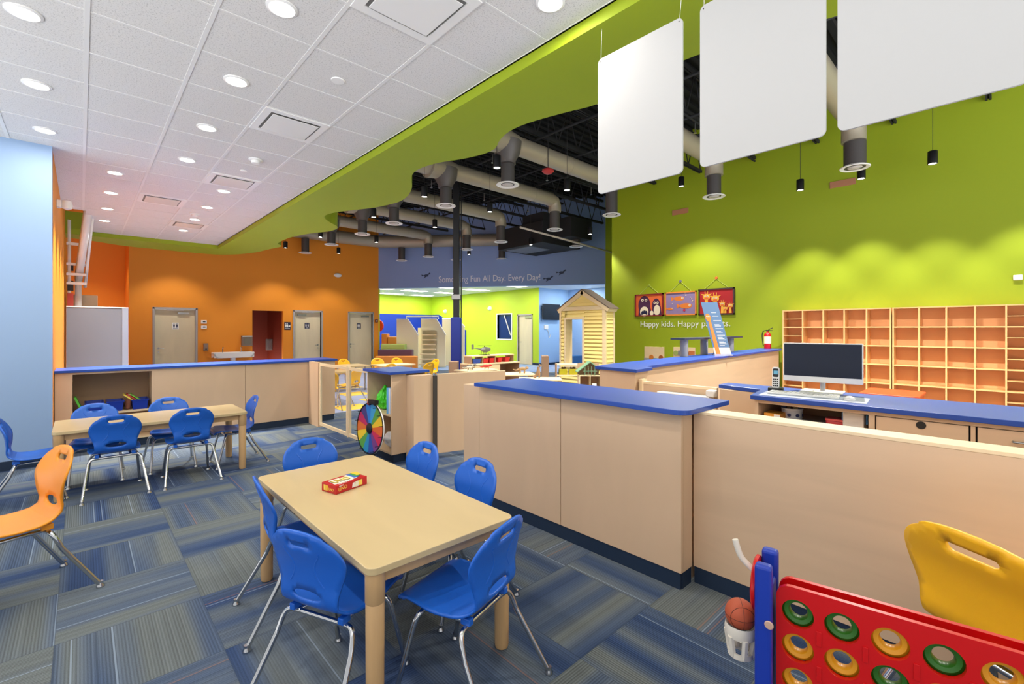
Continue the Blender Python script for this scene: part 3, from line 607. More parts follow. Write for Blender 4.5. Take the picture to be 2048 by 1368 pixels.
# ================================================================== GREEN WALL ITEMS
PENG=mat('print_plum',(70,26,66),0.6); CREAM=mat('print_cream',(240,226,196),0.6); PORANGE=mat('print_orange',(232,106,52),0.6); PMAUVE=mat('print_mauve',(146,126,168),0.6); PRED=mat('print_red',(176,28,34),0.6); PYEL=mat('print_yellow',(240,176,60),0.6); PDARK=mat('print_dark',(70,50,48),0.6); PFRO=mat('print_frame_orange',(232,140,52),0.6); PFRR=mat('print_frame_red',(130,20,28),0.6); PGOLD=mat('print_fish',(228,128,50),0.6); PNAVY=mat('print_navy',(26,28,66),0.6)
def poster(y0, y1, z0, z1, fr, bg, lab, shapes, wire):
    w, hh = y0-y1, z1-z0
    t = thing('wall_poster', lab, 'picture', (10.42,(y0+y1)/2,(z0+z1)/2), 0, 'square children pictures on the green wall')
    S = FX((0,0,0))
    m = MB(); 
    for a in ((-w/2,w/2,-hh/2,-hh/2+0.03),(-w/2,w/2,hh/2-0.03,hh/2),(-w/2,-w/2+0.03,-hh/2,hh/2),(w/2-0.03,w/2,-hh/2,hh/2)): m.box(a[0],a[1],a[2],a[3],0,0.03,fr,T=S)
    m.build('picture_frame', t)
    m = MB(); m.box(-w/2+0.03,w/2-0.03,-hh/2+0.03,hh/2-0.03,0,0.012,bg,T=S); z = 0.0125
    for (kind, args, mm) in shapes:
        if kind == 'e': flat(m, ell(*args), mm, S, z, 0.0008)
        else: flat(m, args, mm, S, z, 0.0008)
        z += 0.0006
    m.build('print', t)
    if wire:
        m = MB(); m.tube([S@Vector((-w*0.34,hh/2,0.01)),S@Vector((0,hh/2+wire,0.012)),S@Vector((w*0.34,hh/2,0.01))],0.004,mat('wall_cord',(196,214,120),0.6),5); m.build('hanging_cord', t)
    return t
def eyes(x,y,d,r,m=CREAM): return [('e',(x-d,y,r,r,14),m),('e',(x+d,y,r,r,14),m),('e',(x-d,y,r*0.4,r*0.4,10),PDARK),('e',(x+d,y,r*0.4,r*0.4,10),PDARK)]
peng = [('e',(-0.13,0.0,0.17,0.24,28),PENG),('p',[(-0.3,-0.26),(-0.27,0.0),(0.02,0.0),(0.1,-0.26)],PENG),('e',(0.2,-0.02,0.11,0.18,24),PENG),('p',[(0.08,-0.26),(0.1,-0.04),(0.32,-0.04),(0.35,-0.26)],PENG),('e',(-0.13,-0.16,0.12,0.13,24),CREAM),('e',(0.22,-0.13,0.085,0.13,24),CREAM),('e',(-0.13,-0.2,0.09,0.08,20),PNAVY),('e',(-0.13,-0.25,0.06,0.03,16),CREAM),('e',(0.08,-0.2,0.05,0.06,16),CREAM)]+eyes(-0.13,0.13,0.05,0.036)+eyes(0.2,0.05,0.04,0.03)+eyes(-0.13,-0.13,0.03,0.018)
fish = []
for (x,y,s,fl) in ((-0.03,0.12,1.0,1),(0.14,-0.06,1.15,1),(-0.25,-0.12,0.55,1)):
    fish += [('e',(x,y,0.13*s,0.055*s,24),PGOLD),('p',[(x-0.10*s,y),(x-0.2*s,y+0.05*s),(x-0.2*s,y-0.05*s)],PGOLD),('e',(x+0.08*s,y+0.01,0.026*s,0.026*s,12),CREAM),('e',(x+0.085*s,y+0.01,0.01*s,0.01*s,10),PDARK)]
fish += [('e',(0.1,-0.16,0.03,0.03,14),mat('print_pink',(200,50,80),0.6))]
for (x,y,r) in ((0.12,0.24,0.012),(0.14,0.19,0.016),(0.28,0.1,0.014),(0.3,0.05,0.018),(0.26,0.14,0.01),(-0.2,0.0,0.012)): fish.append(('e',(x,y,r,r,10),CREAM))
gir = []
for (x,y,s) in ((-0.22,0.12,1.0),(-0.02,0.07,1.05),(0.14,-0.06,0.7),(0.21,-0.16,0.55),(0.32,-0.1,0.65)):
    gir += [('p',[(x-0.03*s,y),(x-0.045*s,-0.26),(x+0.045*s,-0.26),(x+0.03*s,y)],PYEL),('e',(x,y,0.085*s,0.07*s,18),PYEL),('p',[(x-0.13*s,y+0.07*s),(x-0.07*s,y+0.03*s),(x-0.05*s,y+0.06*s)],PYEL),('p',[(x+0.13*s,y+0.07*s),(x+0.05*s,y+0.06*s),(x+0.07*s,y+0.03*s)],PYEL),('p',[(x-0.035*s,y+0.06*s),(x-0.02*s,y+0.06*s),(x-0.025*s,y+0.13*s),(x-0.04*s,y+0.13*s)],PYEL),('p',[(x+0.02*s,y+0.06*s),(x+0.035*s,y+0.06*s),(x+0.04*s,y+0.13*s),(x+0.025*s,y+0.13*s)],PYEL),('e',(x,y-0.035*s,0.05*s,0.022*s,14),PORANGE)]+eyes(x,y+0.015*s,0.028*s,0.02*s)
poster(6.52,5.73,1.86,2.42,PFRR,PORANGE,'picture of plum coloured penguins on orange in a dark red frame',peng,0.22)
poster(5.69,4.90,1.865,2.43,PFRO,PMAUVE,'picture of orange fish on mauve in an orange frame',fish,0.24)
poster(4.85,4.05,1.855,2.45,PDARK,PRED,'picture of yellow giraffes on red in a dark frame',gir,0.22)
for (y,z,c,l) in ((5.3,2.675,(110,110,120),'grey round hook above the fish picture'),(4.45,2.685,(210,110,40),'orange round hook above the giraffe picture'),(6.13,2.64,(160,176,60),'green round hook above the penguin picture')):
    tag(MB().lathe([(0.035,0),(0.03,0.015),(0,0.018)],mat('hook_%d'%c[0],c,0.5),n=14,T=FX((10.419,y,z))).build('wall_hook'),l,'hook')
o = text('wall_lettering','Happy kids. Happy parents.',0.2,M_TEXTW,FX((10.412,6.38,1.60)),width=2.22); tag(o,'white lettering Happy kids. Happy parents. on the green wall below the pictures','lettering')
o = text('wall_lettering','Something Fun All Day. Every Day!',0.33,M_TEXTG,plane(A+dv*2.46+nrm*0.003+Vector((0,0,3.30)),dv,(0,0,1)),width=3.85); tag(o,'pale lettering Something Fun All Day. Every Day! on the slate blue wall','lettering')
for i,(s,z,l) in enumerate(((1.97,3.57,'dark flying bird decal left of the lettering on the slate blue wall'),(6.62,3.34,'lower dark bird decal right of the lettering'),(7.08,3.55,'upper dark bird decal right of the lettering'))):
    S = plane(A+dv*s+nrm*0.002+Vector((0,0,z)),dv,(0,0,1)); m = MB(); D_=mat('decal_navy',(44,60,90),0.6)
    flat(m, ell(0,0,0.09,0.045,14), D_, S, 0); flat(m, [(0.05,0.0),(0.17,0.07),(0.13,0.11),(0.03,0.03)], D_, S, 0.001); flat(m, [(-0.06,0.01),(-0.2,0.04),(-0.18,-0.02)], D_, S, 0.001); flat(m,[(-0.05,-0.02),(-0.1,-0.1),(0.02,-0.04)],D_,S,0.001)
    tag(m.build('bird_decal'), l, 'decal', 'bird decals')
for (y,z,l) in ((5.3,4.33,'small pinkish wall plate high on the green wall, left one'),(2.1,4.265,'pinkish wall plate high on the green wall, above the cubbies')):
    m = MB(); m.box(10.40,10.42,y-0.2,y+0.2,z-0.06,z+0.06,mat('plate_tan',(176,120,84),0.6)); tag(m.build('wall_plate',bevel=0.003),l,'wall plate')
tag(MB().box(10.39,10.42,-0.16,-0.06,2.28,2.36,M_WHITE).build('wall_switch',bevel=0.01),'white switch at the right picture edge above the cubbies','switch')
# busy boards behind the counter
for i,(y,z,l,cols) in enumerate(((5.98,0.86,'wooden activity board with orange shapes, leftmost of three',[(150,150,150),(200,120,50),(90,150,190),(160,90,40)]),(5.2,0.87,'wooden activity board with round dials, middle of three',[(150,160,90),(120,120,130),(60,50,50),(190,110,60)]),(4.4,0.88,'wooden activity board with a clock face, right of three',[(170,150,120),(190,90,70),(230,210,160),(150,100,60)]))):
    t = thing('activity_board', l, 'toy', (10.42,y,z), 0, 'wooden activity boards on the green wall'); S = FX((0,0,0))
    MB().box(-0.27,0.27,-0.24,0.24,0,0.02,M_MAPLEY,T=S).build('board', t, bevel=0.005)
    for j,c in enumerate(cols):
        x = -0.2+0.13*j; mm = mat('toy_%d_%d_%d'%c,c,0.5)
        m = MB()
        if (i+j)%2: m.lathe([(0.06,0.02),(0.06,0.035),(0,0.036)],mm,n=16,T=S @ Matrix.Translation((x,0.1-0.12*(j%2),0)))
        else: m.box(x-0.07,x+0.07,-0.12+0.16*(j%2),-0.04+0.2*(j%2),0.02,0.035,mm,T=S)
        m.build('dial' if (i+j)%2 else 'block', t)

# ================================================================== CUBBIES
def cubby(y0, cols, narrow_first, lab):
    t = thing('cubby_unit', lab, 'cubby shelf', (10.1, y0, 0), 0, 'birch cubby walls behind the reception')
    W = sum(cols)+0.02; th = 0.02; zt = 1.905; rz = [0.05,0.265,0.59,0.915,1.24,1.565,1.885]
    rz = [zt-0.02-0.324*k for k in range(6)][::-1]   # 0.265 .. 1.885
    MB().box(0.29,0.305,-W,0,0.0,zt,M_CUBBYB).build('back_panel', t)
    ys = [0]; 
    for c in cols: ys.append(ys[-1]-c)
    for y in ys: MB().box(0,0.29,y-th,y,0.0,zt-0.0,M_CUBBY).build('divider', t)
    for z in [0.05]+rz: MB().box(0.001,0.289,ys[-1]-0.001,-th,z,z+th,M_CUBBY).build('shelf', t)
    a, b = (ys[0]-th, ys[1]) if narrow_first else (ys[-2]-th, ys[-1])
    for z in [(rz[i]+rz[i+1])/2 for i in range(5)]: MB().box(0.003,0.287,b,a,z+0.004,z+0.014,M_CUBBY).build('paper_shelf', t)
cubby(3.02, [0.335,0.335,0.325,0.325,0.33], True, 'left birch cubby unit with a narrow shelf column, partly behind the computer')
cubby(1.335, [0.33,0.33,0.325,0.33,0.34], False, 'right birch cubby unit reaching the picture edge')
# ================================================================== CHAIRS
PROF = [(0.235,0.372),(0.215,0.398),(0.12,0.396),(0.02,0.385),(-0.07,0.388),(-0.13,0.408),(-0.163,0.455),(-0.168,0.52),(-0.178,0.60),(-0.205,0.68),(-0.225,0.752)]
_sp = smoothpath(PROF, 8); _L = [0]
for i in range(1, len(_sp)): _L.append(_L[-1]+math.dist(_sp[i],_sp[i-1]))
LTOT = _L[-1]
def prof(t):
    t = max(0,min(t,LTOT))
    for i in range(1,len(_L)):
        if _L[i] >= t:
            u = (t-_L[i-1])/(_L[i]-_L[i-1]+1e-9); return tuple(a+(b-a)*u for a,b in zip(_sp[i-1],_sp[i]))
    return _sp[-1]
TB = 0.405     # arc length at the bend
def wid(t):
    K = [(0,0.165),(0.05,0.187),(0.2,0.195),(0.33,0.178),(TB,0.145),(TB+0.07,0.150),(TB+0.16,0.178),(LTOT-0.17,0.190),(LTOT-0.12,0.187),(LTOT-0.085,0.176),(LTOT-0.055,0.156),(LTOT-0.032,0.130),(LTOT-0.016,0.100),(LTOT-0.005,0.062),(LTOT,0.025)]
    for (a,x),(b,y) in zip(K,K[1:]):
        if t <= b: u = (t-a)/(b-a); u = u*u*(3-2*u) if b < LTOT-0.18 else u; return x+(y-x)*u
    return K[-1][1]
_wid = wid
def wid(t):
    if t < 0.03 or t > LTOT-0.03: return _wid(t)
    h = min(0.03, t, LTOT-t); return sum(_wid(t+h*k/4) for k in range(-4,5))/9
ts = [0,0.006,0.02]+[0.04+0.02*i for i in range(int((LTOT-0.06)/0.02))]+[LTOT-0.032,LTOT-0.024,LTOT-0.016,LTOT-0.010,LTOT-0.005,LTOT]
ts = sorted(set(round(x,4) for x in ts))
right = [(wid(t)*(0.9 if t == 0 else 1), t) for t in ts]; OUT = right+[(-x,t) for x,t in right[::-1]]
hh_ = LTOT-0.066
HANDLE = [(x, hh_+y+ (0.02*x*x/0.0025*0.25)) for x,y in rrect(-0.055,0.055,-0.014,0.014,0.013,4)]
OVAL = ell(0, TB+0.055, 0.075, 0.024, 22)
def chair_fn(s, t):
    y, z = prof(t)
    k = s/0.19
    if t > TB:      # back wraps slightly forward at the sides
        f_ = min(1,(t-TB)/0.1); y += 0.028*k*k*f_
    else: z += 0.012*k*k*min(1, t/0.08) if t > 0.06 else 0
    if t < 0.12: z -= 0.0*k*k
    return (s, y, z)
def make_chair(m, lab, scale=1.0, group=None, holes=(HANDLE, OVAL), legm=None):
    t = thing('school_chair', lab, 'chair', (0,0,0), 0, group)
    parts = shell(OUT, list(holes), chair_fn, 0.010, 0.02, split=TB-0.03)
    for nm,(vs,fs) in zip(('seat','backrest'), parts):
        shell_obj(nm, [Vector(v)*scale for v in vs], fs, m, t)
    legm = legm or M_CHROME
    if m is M_CHBLUE:
        for sx in (-1,1):
            pts = []
            for i in range(13):
                u = i/12; tt = TB+0.10+u*(LTOT-0.10-TB-0.09); pts.append(tuple(c*scale for c in chair_fn(sx*(0.088-0.036*math.sin(PI*min(1,u*1.1))**1.0), tt)))
            MB().tube(pts, 0.0068, m, 8).build('back_rib', t)
    def leg(sx, front):
        if front: P = [(0.0,0.12,0.350),(sx*0.10,0.12,0.350),(sx*0.145,0.125,0.345),(sx*0.168,0.135,0.318),(sx*0.178,0.15,0.26),(sx*0.20,0.215,0.012)]
        else: P = [(0.0,-0.10,0.350),(sx*0.12,-0.10,0.350),(sx*0.165,-0.105,0.346),(sx*0.186,-0.118,0.318),(sx*0.196,-0.14,0.26),(sx*0.232,-0.285,0.012)]
        P = P[:1]+smoothpath(P[1:5],5)+P[5:]
        P = [tuple(c*scale for c in p) for p in P]
        b = MB(); b.tube(P, 0.0115*scale, legm, 10); o = b.build('leg', t)
        e = P[-1]; MB().lathe([(0.019*scale,-0.012*scale+0.001),(0.019*scale,-0.004*scale),(0.012*scale,0.006*scale),(0.012*scale,0.02*scale)], M_CHROME, c=e, n=12).build('glide', o)
    for sx in (-1,1): leg(sx, True); leg(sx, False)
    for sx in (-1,1): MB().tube([tuple(c*scale for c in p) for p in ((sx*0.11,0.13,0.352),(sx*0.11,-0.11,0.352))], 0.010*scale, legm, 8).build('frame_bar', t)
    for sx in (-1,1): MB().box(sx*0.13-0.014, sx*0.13+0.014, -0.125, -0.078, 0.358, 0.386, m, T=Matrix.Scale(scale,4)).build('mounting_lug', t, bevel=0.004)
    return t
ch = make_chair(M_CHBLUE, '', group='blue children chairs')
CH = [ # x, y, rotz (0 faces +Y), label
 (1.19,3.20,PI,'blue chair at the far end of the near table, facing the camera'),
 (1.54,2.73,PI/2,'blue chair at the far end of the right side of the near table'),
 (1.55,2.16,PI/2,'blue chair at the near end of the right side of the near table'),
 (0.885,2.66,-PI/2-0.12,'blue chair seen edge-on at the far left side of the near table'),
 (0.81,1.97,-PI/2+0.42,'blue chair seen from behind at the near left corner of the near table'),
 (1.22,1.60,0.28,'blue chair at the near end of the near table with its whole seat in view'),
 (0.108,6.33,PI,'blue chair behind the left end of the far table, before the toy bins'),
 (0.735,6.37,PI,'blue chair behind the middle of the far table, facing the camera'),
 (0.235,5.76,0,'left of two blue chairs seen from behind at the far table'),
 (0.815,5.74,0,'right of two blue chairs seen from behind at the far table'),
 (-0.31,6.0,-PI/2,'blue chair at the left picture edge beside the pale blue wall'),
 (1.30,6.07,PI/2,'blue chair at the right end of the far table'),
]
for i,(x,y,r,l) in enumerate(CH):
    if i == 0: ch.location = (x,y,0); ch.rotation_euler = (0,0,r); ch['label'] = l
    else: dup(ch, (x,y,0), r, l)
co = make_chair(M_CHORANGE, 'large orange chair standing alone at the left picture edge', 1.10)
co.location = (-0.294,3.82,0); co.rotation_euler = (0,0,1.90)
cy = make_chair(M_CHYELLOW, 'large yellow chair at the right picture edge behind the red game', 1.18, holes=(HANDLE,))
cy.location = (2.325,-0.06,0); cy.rotation_euler = (0,0,-2.173); cy.scale = (1.2,1,0.975)

# ================================================================== TABLES
def table(x0, x1, y0, y1, z, lab):
    t = thing('activity_table', lab, 'table', ((x0+x1)/2,(y0+y1)/2,0), 0, None); w, d = (x1-x0)/2, (y1-y0)/2
    MB().prism(rrect(-w,w,-d,d,0.04,6), z-0.028, z, M_TABLE, smooth=True).build('tabletop', t, bevel=0.003)
    m = MB(); a = 0.055
    for s in (-1,1): m.box(-w+a,w-a,s*(d-a)-0.01,s*(d-a)+0.01,z-0.085,z-0.0285,M_LEG); m.box(s*(w-a)-0.01,s*(w-a)+0.01,-d+a,d-a,z-0.085,z-0.0285,M_LEG)
    m.build('apron', t)
    for sx in (-1,1):
        for sy in (-1,1):
            m = MB(); c = (sx*(w-0.045),sy*(d-0.045),0); m.lathe([(0.030,0.003),(0.034,0.02),(0.036,z-0.155),(0.034,z-0.150),(0.038,z-0.145),(0.038,z-0.0285)], M_LEG, c=c, n=22)
            m.lathe([(0.024,0.0),(0.024,0.004)], M_BLACK, c=c, n=14); m.build('leg', t)
    return t
table(0.785,1.53,1.62,3.13,0.63,'maple table with rounded corners in the foreground, card game box on it')
table(-0.19,1.345,5.70,6.43,0.625,'long maple table in front of the left counter')
# ================================================================== CARD GAME BOX
t = thing('game_box', 'red cardboard card game box lying on the near table', 'box', (1.10,2.577,0.631), 0.25); t.scale = (0.78,0.84,0.85)
R_ = mat('box_red',(190,20,28),0.35); YL = mat('box_yellow',(245,214,90),0.4)
hx, hy, hz = 0.135, 0.075, 0.055
MB().box(-hx,hx,-hy,hy,0,hz,R_).build('carton', t, bevel=0.003)
m = MB(); T0 = Matrix.Translation((0,0,hz+0.0004))
flat(m, [(-0.12,-0.045),(0.03,-0.055),(0.04,0.04),(-0.1,0.055)], mat('box_band_white',(236,230,210),0.4), T0, 0); 
for j,c in enumerate(((236,230,210),(60,110,190),(70,150,80),(240,200,60))):
    x = 0.035+0.022*j; flat(m, [(x-0.006,-0.05+0.012*j),(x+0.03,-0.055+0.012*j),(x+0.042,0.05),(x+0.0,0.06)], mat('card_%d'%j,c,0.4), T0, 0.0015+0.0012*j)
T1 = plane((0,-hy-0.0004,0),(1,0,0),(0,0,1)); flat(m, [(0.02,0.01),(0.055,0.008),(0.06,0.045),(0.03,0.045)], mat('card_0',(200,40,40),0.4), T1, 0); flat(m, [(0.06,0.01),(0.09,0.012),(0.088,0.048),(0.055,0.045)], YL, T1, 0.0012); flat(m, [(-0.0,0.01),(0.02,0.01),(0.024,0.042),(0.006,0.04)], M_WHITE, T1, 0)
T2 = plane((-hx-0.0004,0,0),(0,-1,0),(0,0,1)); flat(m, [(-0.05,0.01),(-0.03,0.01),(-0.03,0.045),(-0.052,0.045)], YL, T2, 0); flat(m, [(-0.026,0.01),(-0.01,0.01),(-0.008,0.043),(-0.026,0.045)], mat('card_3',(240,200,60),0.4), T2, 0)
m.build('printed_cards', t)
text('box_lettering','UNO',0.088,M_BLACK,Matrix.Translation((-0.110,-0.032,hz+0.0022)),t,0.0006,width=0.142)
text('box_lettering','UNO',0.085,YL,Matrix.Translation((-0.105,-0.028,hz+0.004)),t,0.0008,width=0.135)
text('box_lettering','GIANT',0.03,M_WHITE,Matrix.Translation((-0.10,-0.066,hz+0.001)),t,0.0008,width=0.11)
text('box_lettering','UNO',0.032,YL,plane((-0.115,-hy-0.001,0.014),(1,0.0,0.12),(0,0,1)),t,0.0006,width=0.07)
text('box_lettering','GIANT',0.012,M_WHITE,plane((-0.11,-hy-0.001,0.041),(1,0,0.1),(0,0,1)),t,0.0006)
text('box_lettering','UNO',0.024,YL,plane((-hx-0.001,-0.0,0.016),(0,-1,0),(0,0,1)),t,0.0006,width=0.05)

# ================================================================== COUNTERS
def box(name, par, x0,x1,y0,y1,z0,z1,m,bev=0.0): return MB().box(x0,x1,y0,y1,z0,z1,m).build(name, par, bevel=bev)
# front reception counter
t = thing('reception_counter', 'maple reception counter with a royal blue top in the middle of the room', 'counter', (0,0,0))
box('front_panel', t, 2.565,2.59,1.30,2.225,0.10,1.036,M_MAPLE,0.001); box('front_panel', t, 2.565,2.59,2.230,3.17,0.10,1.036,M_MAPLE,0.001)
box('end_panel', t, 2.591,2.70,1.30,1.322,0.10,1.036,M_MAPLE); box('end_panel', t, 2.565,2.92,3.172,3.40,0.0,1.03,M_MAPLE,0.004)
box('carcass', t, 2.595,3.02,1.325,3.165,0.0,1.0355,M_MAPLEH)
box('toe_kick', t, 2.572,2.594,1.31,3.17,0.0,0.099,M_NAVY,0.002); box('toe_kick', t, 2.595,2.70,1.305,1.3245,0.0,0.099,M_NAVY)
P = [(3.10,1.24),(3.10,3.16),(2.495,3.16)]+[(2.495+0.07-0.07*math.cos(a), 1.24+0.07-0.07*math.sin(a)) for a in [PI/2*i/8 for i in range(9)]]
MB().prism(P, 1.037, 1.067, M_BLUETOP, smooth=False).build('countertop', t, bevel=0.003)
# partition right of it
t = thing('low_partition', 'thick low maple partition right of the reception counter, running to the picture edge', 'partition', (0,0,0))
box('panel', t, 2.712,2.86,-2.6,1.295,0.10,1.02,M_MAPLEH); box('top_edge', t, 2.712,2.86,-2.6,1.295,1.0205,1.038,M_EDGE,0.002); box('toe_kick', t, 2.716,2.85,-2.6,1.292,0,0.0995,M_NAVY)
# desk counter with computer
t = thing('reception_desk', 'inner reception desk with an L-shaped blue top, open shelf and drawers', 'desk', (0,0,0))
MB().prism([(3.46,-2.6),(4.12,-2.6),(4.12,1.66),(3.93,1.66),(3.84,1.30),(3.46,1.24)], 1.037, 1.067, M_BLUETOP).build('countertop', t, bevel=0.003)
box('end_panel', t, 3.50,4.05,1.20,1.225,0,1.036,M_MAPLE); box('end_panel', t, 3.86,3.90,1.228,1.62,0,1.036,M_MAPLE)
box('back_panel', t, 4.05,4.08,-2.6,1.60,0,1.036,M_MAPLE); box('shelf_back', t, 4.0,4.045,0.58,1.20,0.30,1.0,mat('shelf_inside_shaded',(176,140,104),0.6))
box('top_rail', t, 3.50,3.53,-2.6,1.199,1.012,1.036,M_MAPLEH); box('divider', t, 3.50,4.04,0.545,0.575,0,1.011,M_MAPLEH); box('open_shelf', t, 3.51,4.0,0.576,1.199,0.873,0.890,M_MAPLEH)
box('lower_panel', t, 3.50,3.52,0.576,1.199,0,0.6,M_MAPLEH)
d = box('drawer', t, 3.498,3.52,0.142,0.538,0.74,1.008,M_MAPLEH,0.002); MB().lathe([(0.022,0.0),(0.022,0.003)],M_BLACK,n=20,T=FX((3.4975,0.335,0.985))).build('finger_hole', d)
box('divider', t, 3.499,3.5205,0.116,0.134,0,1.011,M_MAPLEH); box('drawer_gap', t, 3.521,3.53,-2.6,0.545,0.0,1.011,M_DARK)
d = box('drawer', t, 3.498,3.52,-0.62,0.108,0.74,1.008,M_MAPLEH,0.002); MB().tube([(3.498,-0.02,0.955),(3.478,-0.02,0.955),(3.478,-0.16,0.955),(3.498,-0.16,0.955)],0.005,M_STEEL,8).build('drawer_handle', d)
box('cabinet_front', t, 3.498,3.52,-0.62,0.528,0.05,0.732,M_MAPLEH)
# far counter
t = thing('rear_counter', 'maple counter with a blue top running back to the cubbies, banner stand on it', 'counter', (0,0,0))
yb = lambda x: 2.51+0.075*(x-3.9)
TOPP = [(3.84,2.39),(4.20,2.43),(4.28,2.555),(10.08,3.03),(10.08,3.42),(4.35,3.02),(3.90,2.92)]
MB().prism(TOPP, 1.12, 1.15, M_BLUETOP).build('countertop', t, bevel=0.003)
MB().prism([(4.31,2.60),(10.05,3.07),(10.05,3.12),(4.31,2.65)], 0.0, 1.119, M_MAPLEH).build('side_panel', t)
MB().prism([(3.90,2.44),(4.18,2.47),(4.29,2.60),(4.29,2.95),(3.93,2.88)], 0.0, 1.119, M_MAPLE).build('end_panel', t)
MB().prism([(4.35,2.98),(10.05,3.36),(10.05,3.39),(4.35,3.0)], 0.0, 1.119, M_MAPLEH).build('rear_panel', t)
# raised ledge on the counter
t = thing('raised_ledge', 'slim dark blue ledge raised on grey posts above the rear counter', 'shelf', (0,0,1.151))
LG = [(5.75,2.93),(8.25,3.12),(8.25,3.30),(5.75,3.11)]
MB().prism([(6.02,3.0),(8.45,3.15),(8.45,3.32),(6.0,3.2)], 0.235, 0.262, mat('ledge_blue',(44,56,80),0.4)).build('ledge_top', t, bevel=0.003)
for (x,y) in ((6.2,3.10),(6.92,3.14),(8.15,3.24)): MB().lathe([(0.055,0.0),(0.055,0.234)], mat('post_grey',(140,140,142),0.4), c=(x,y,0), n=20).build('post', t)
# banner
t = thing('table_banner', 'tall leaning blue tabletop banner with a giraffe and white text rows', 'banner', (6.85,2.83,1.151), 0)
Tb = plane((0,0,0.0),(1,0,0),(-0.30,0.12,1.0)) 
Tb = plane((0,0,0.02),(0.731,-0.682,0),(-0.13,0.15,0.765))
t.rotation_euler = (0,0,0)
m = MB(); m.box(-0.12,0.12,0,0.78,-0.003,0.003,mat('banner_blue',(86,116,150),0.5),T=Tb)
flat(m, [(-0.12,0),(0.12,0),(0.12,0.1),(-0.12,0.1)], CREAM, Tb, 0.0032); flat(m,[(-0.10,0.0),(-0.035,0.0),(-0.05,0.5),(-0.085,0.5)],PGOLD,Tb,0.0045); flat(m,ell(-0.075,0.55,0.038,0.06),PGOLD,Tb,0.0055)
for kk in eyes(-0.075,0.57,0.014,0.01): flat(m, ell(*kk[1]), kk[2], Tb, 0.0070)
for j,z in enumerate((0.62,0.57,0.50,0.44,0.42,0.38,0.34,0.32,0.28,0.25,0.23,0.21,0.18,0.165,0.15,0.125)):
    flat(m, [(-0.01,z),(0.06+0.04*((j*7)%3)/2,z),(0.06+0.04*((j*7)%3)/2,z+0.007),(-0.01,z+0.007)], M_WHITE, Tb, 0.004)
m.build('banner_sheet', t)
m = MB(); m.box(-0.13,0.13,-0.03,0.03,0,0.012,M_WHITE,T=Matrix.Rotation(-0.75,4,'Z')); m.tube([(-0.05,0.05,0.2),(-0.09,0.11,0.004),(-0.02,0.02,0.01)],0.004,M_BLACK,6); m.build('banner_base', t)
# low gate between counters with white tray
t = thing('swing_gate', 'low maple gate between rear counter and desk with a white tray on it', 'gate', (3.955,0,0))
box('gate_panel', t, -0.012,0.012,1.68,2.38,0.08,1.01,M_MAPLE); box('top_rail', t, -0.016,0.016,1.68,2.38,1.0105,1.035,M_EDGE)
box('white_tray', t, -0.12,-0.013,1.70,2.18,0.93,0.965,M_WHITE,0.006); box('tray_bracket', t, -0.11,-0.014,1.70,2.18,0.86,0.929,mat('tray_grey',(176,170,160),0.5)); box('latch', t, -0.12,-0.04,1.66,1.73,0.966,1.02,M_WHITE,0.008)
t = thing('gate_post', 'short maple post at the hinge side of the low gate', 'post', (4.0,2.42,0)); box('post', t, -0.05,0.04,-0.02,0.015,0,1.05,M_EDGE)
t.name='gate_post'
# desk items
t = thing('computer_monitor', 'white all-in-one computer with a large dark screen on the desk', 'computer', (3.98,0.93,1.0675), 0.10)
S = FX((0,0,0)); m = MB(); m.prism(rrect(-0.245,0.245,0.075,0.362,0.008,4), 0.0, 0.02, M_WHITE, T=S); m.box(-0.16,0.16,0.1,0.33,-0.03,0.0,M_WHITE,T=S); m.build('casing', t, bevel=0.002)
MB().box(-0.238,0.238,0.115,0.355,0.0201,0.022,M_SCREEN,T=S).build('screen', t)
MB().lathe([(0.018,0.0),(0.018,0.1)],M_STEEL,c=(0.05,0,0.0),n=14).build('stand_neck', t); MB().prism(rrect(-0.10,0.14,-0.13,0.13,0.02,4),0.0,0.008,M_WHITE,T=Matrix.Translation((0,0,0))).build('stand_base', t, bevel=0.002)
t = thing('desk_mat', 'grey desk mat under the keyboard and mouse', 'mat', (3.70,0.92,1.0675), 0.1); MB().prism(rrect(-0.17,0.13,-0.31,0.30,0.01,3),0,0.0015,mat('mat_grey',(170,180,196),0.5)).build('mat_sheet', t)
t = thing('keyboard', 'white computer keyboard in front of the screen', 'keyboard', (3.70,0.98,1.0695), 0.1); MB().prism(rrect(-0.065,0.065,-0.21,0.21,0.008,3),0,0.012,M_WHITE).build('key_deck', t, bevel=0.003)
m = MB()
for i in range(5):
    for j in range(15): m.box(-0.055+0.0225*i,-0.036+0.0225*i,-0.2+0.027*j,-0.178+0.027*j,0.012,0.0155,mat('key_white',(228,228,226),0.5))
m.build('keys', t)
t = thing('computer_mouse', 'white mouse on the grey mat', 'mouse', (3.66,0.70,1.0695), 0.1); MB().lathe([(0.03,0),(0.031,0.008),(0.026,0.02),(0.012,0.027),(0,0.028)],M_WHITE,n=20,T=Matrix.Diagonal((1.5,1,1,1))).build('mouse_body', t)
t = thing('cordless_phone', 'white cordless phone upright in a black charging cradle', 'phone', (3.83,1.19,1.0675), 0.2); MB().prism(rrect(-0.05,0.05,-0.05,0.05,0.02,4),0,0.025,M_BLACK).build('cradle', t, bevel=0.004)
S = plane((-0.01,0,0.02),(0,-1,0),(0.12,0,1)); MB().prism(rrect(-0.024,0.024,0,0.16,0.014,4),-0.012,0.012,M_WHITE,T=S).build('handset', t, bevel=0.002)
m = MB(); m.prism(rrect(-0.019,0.019,0.085,0.148,0.008,3),0.012,0.0135,M_BLACK,T=S); m.box(-0.014,0.014,0.105,0.132,0.0135,0.014,mat('lcd_blue',(110,180,210),0.3),T=S)
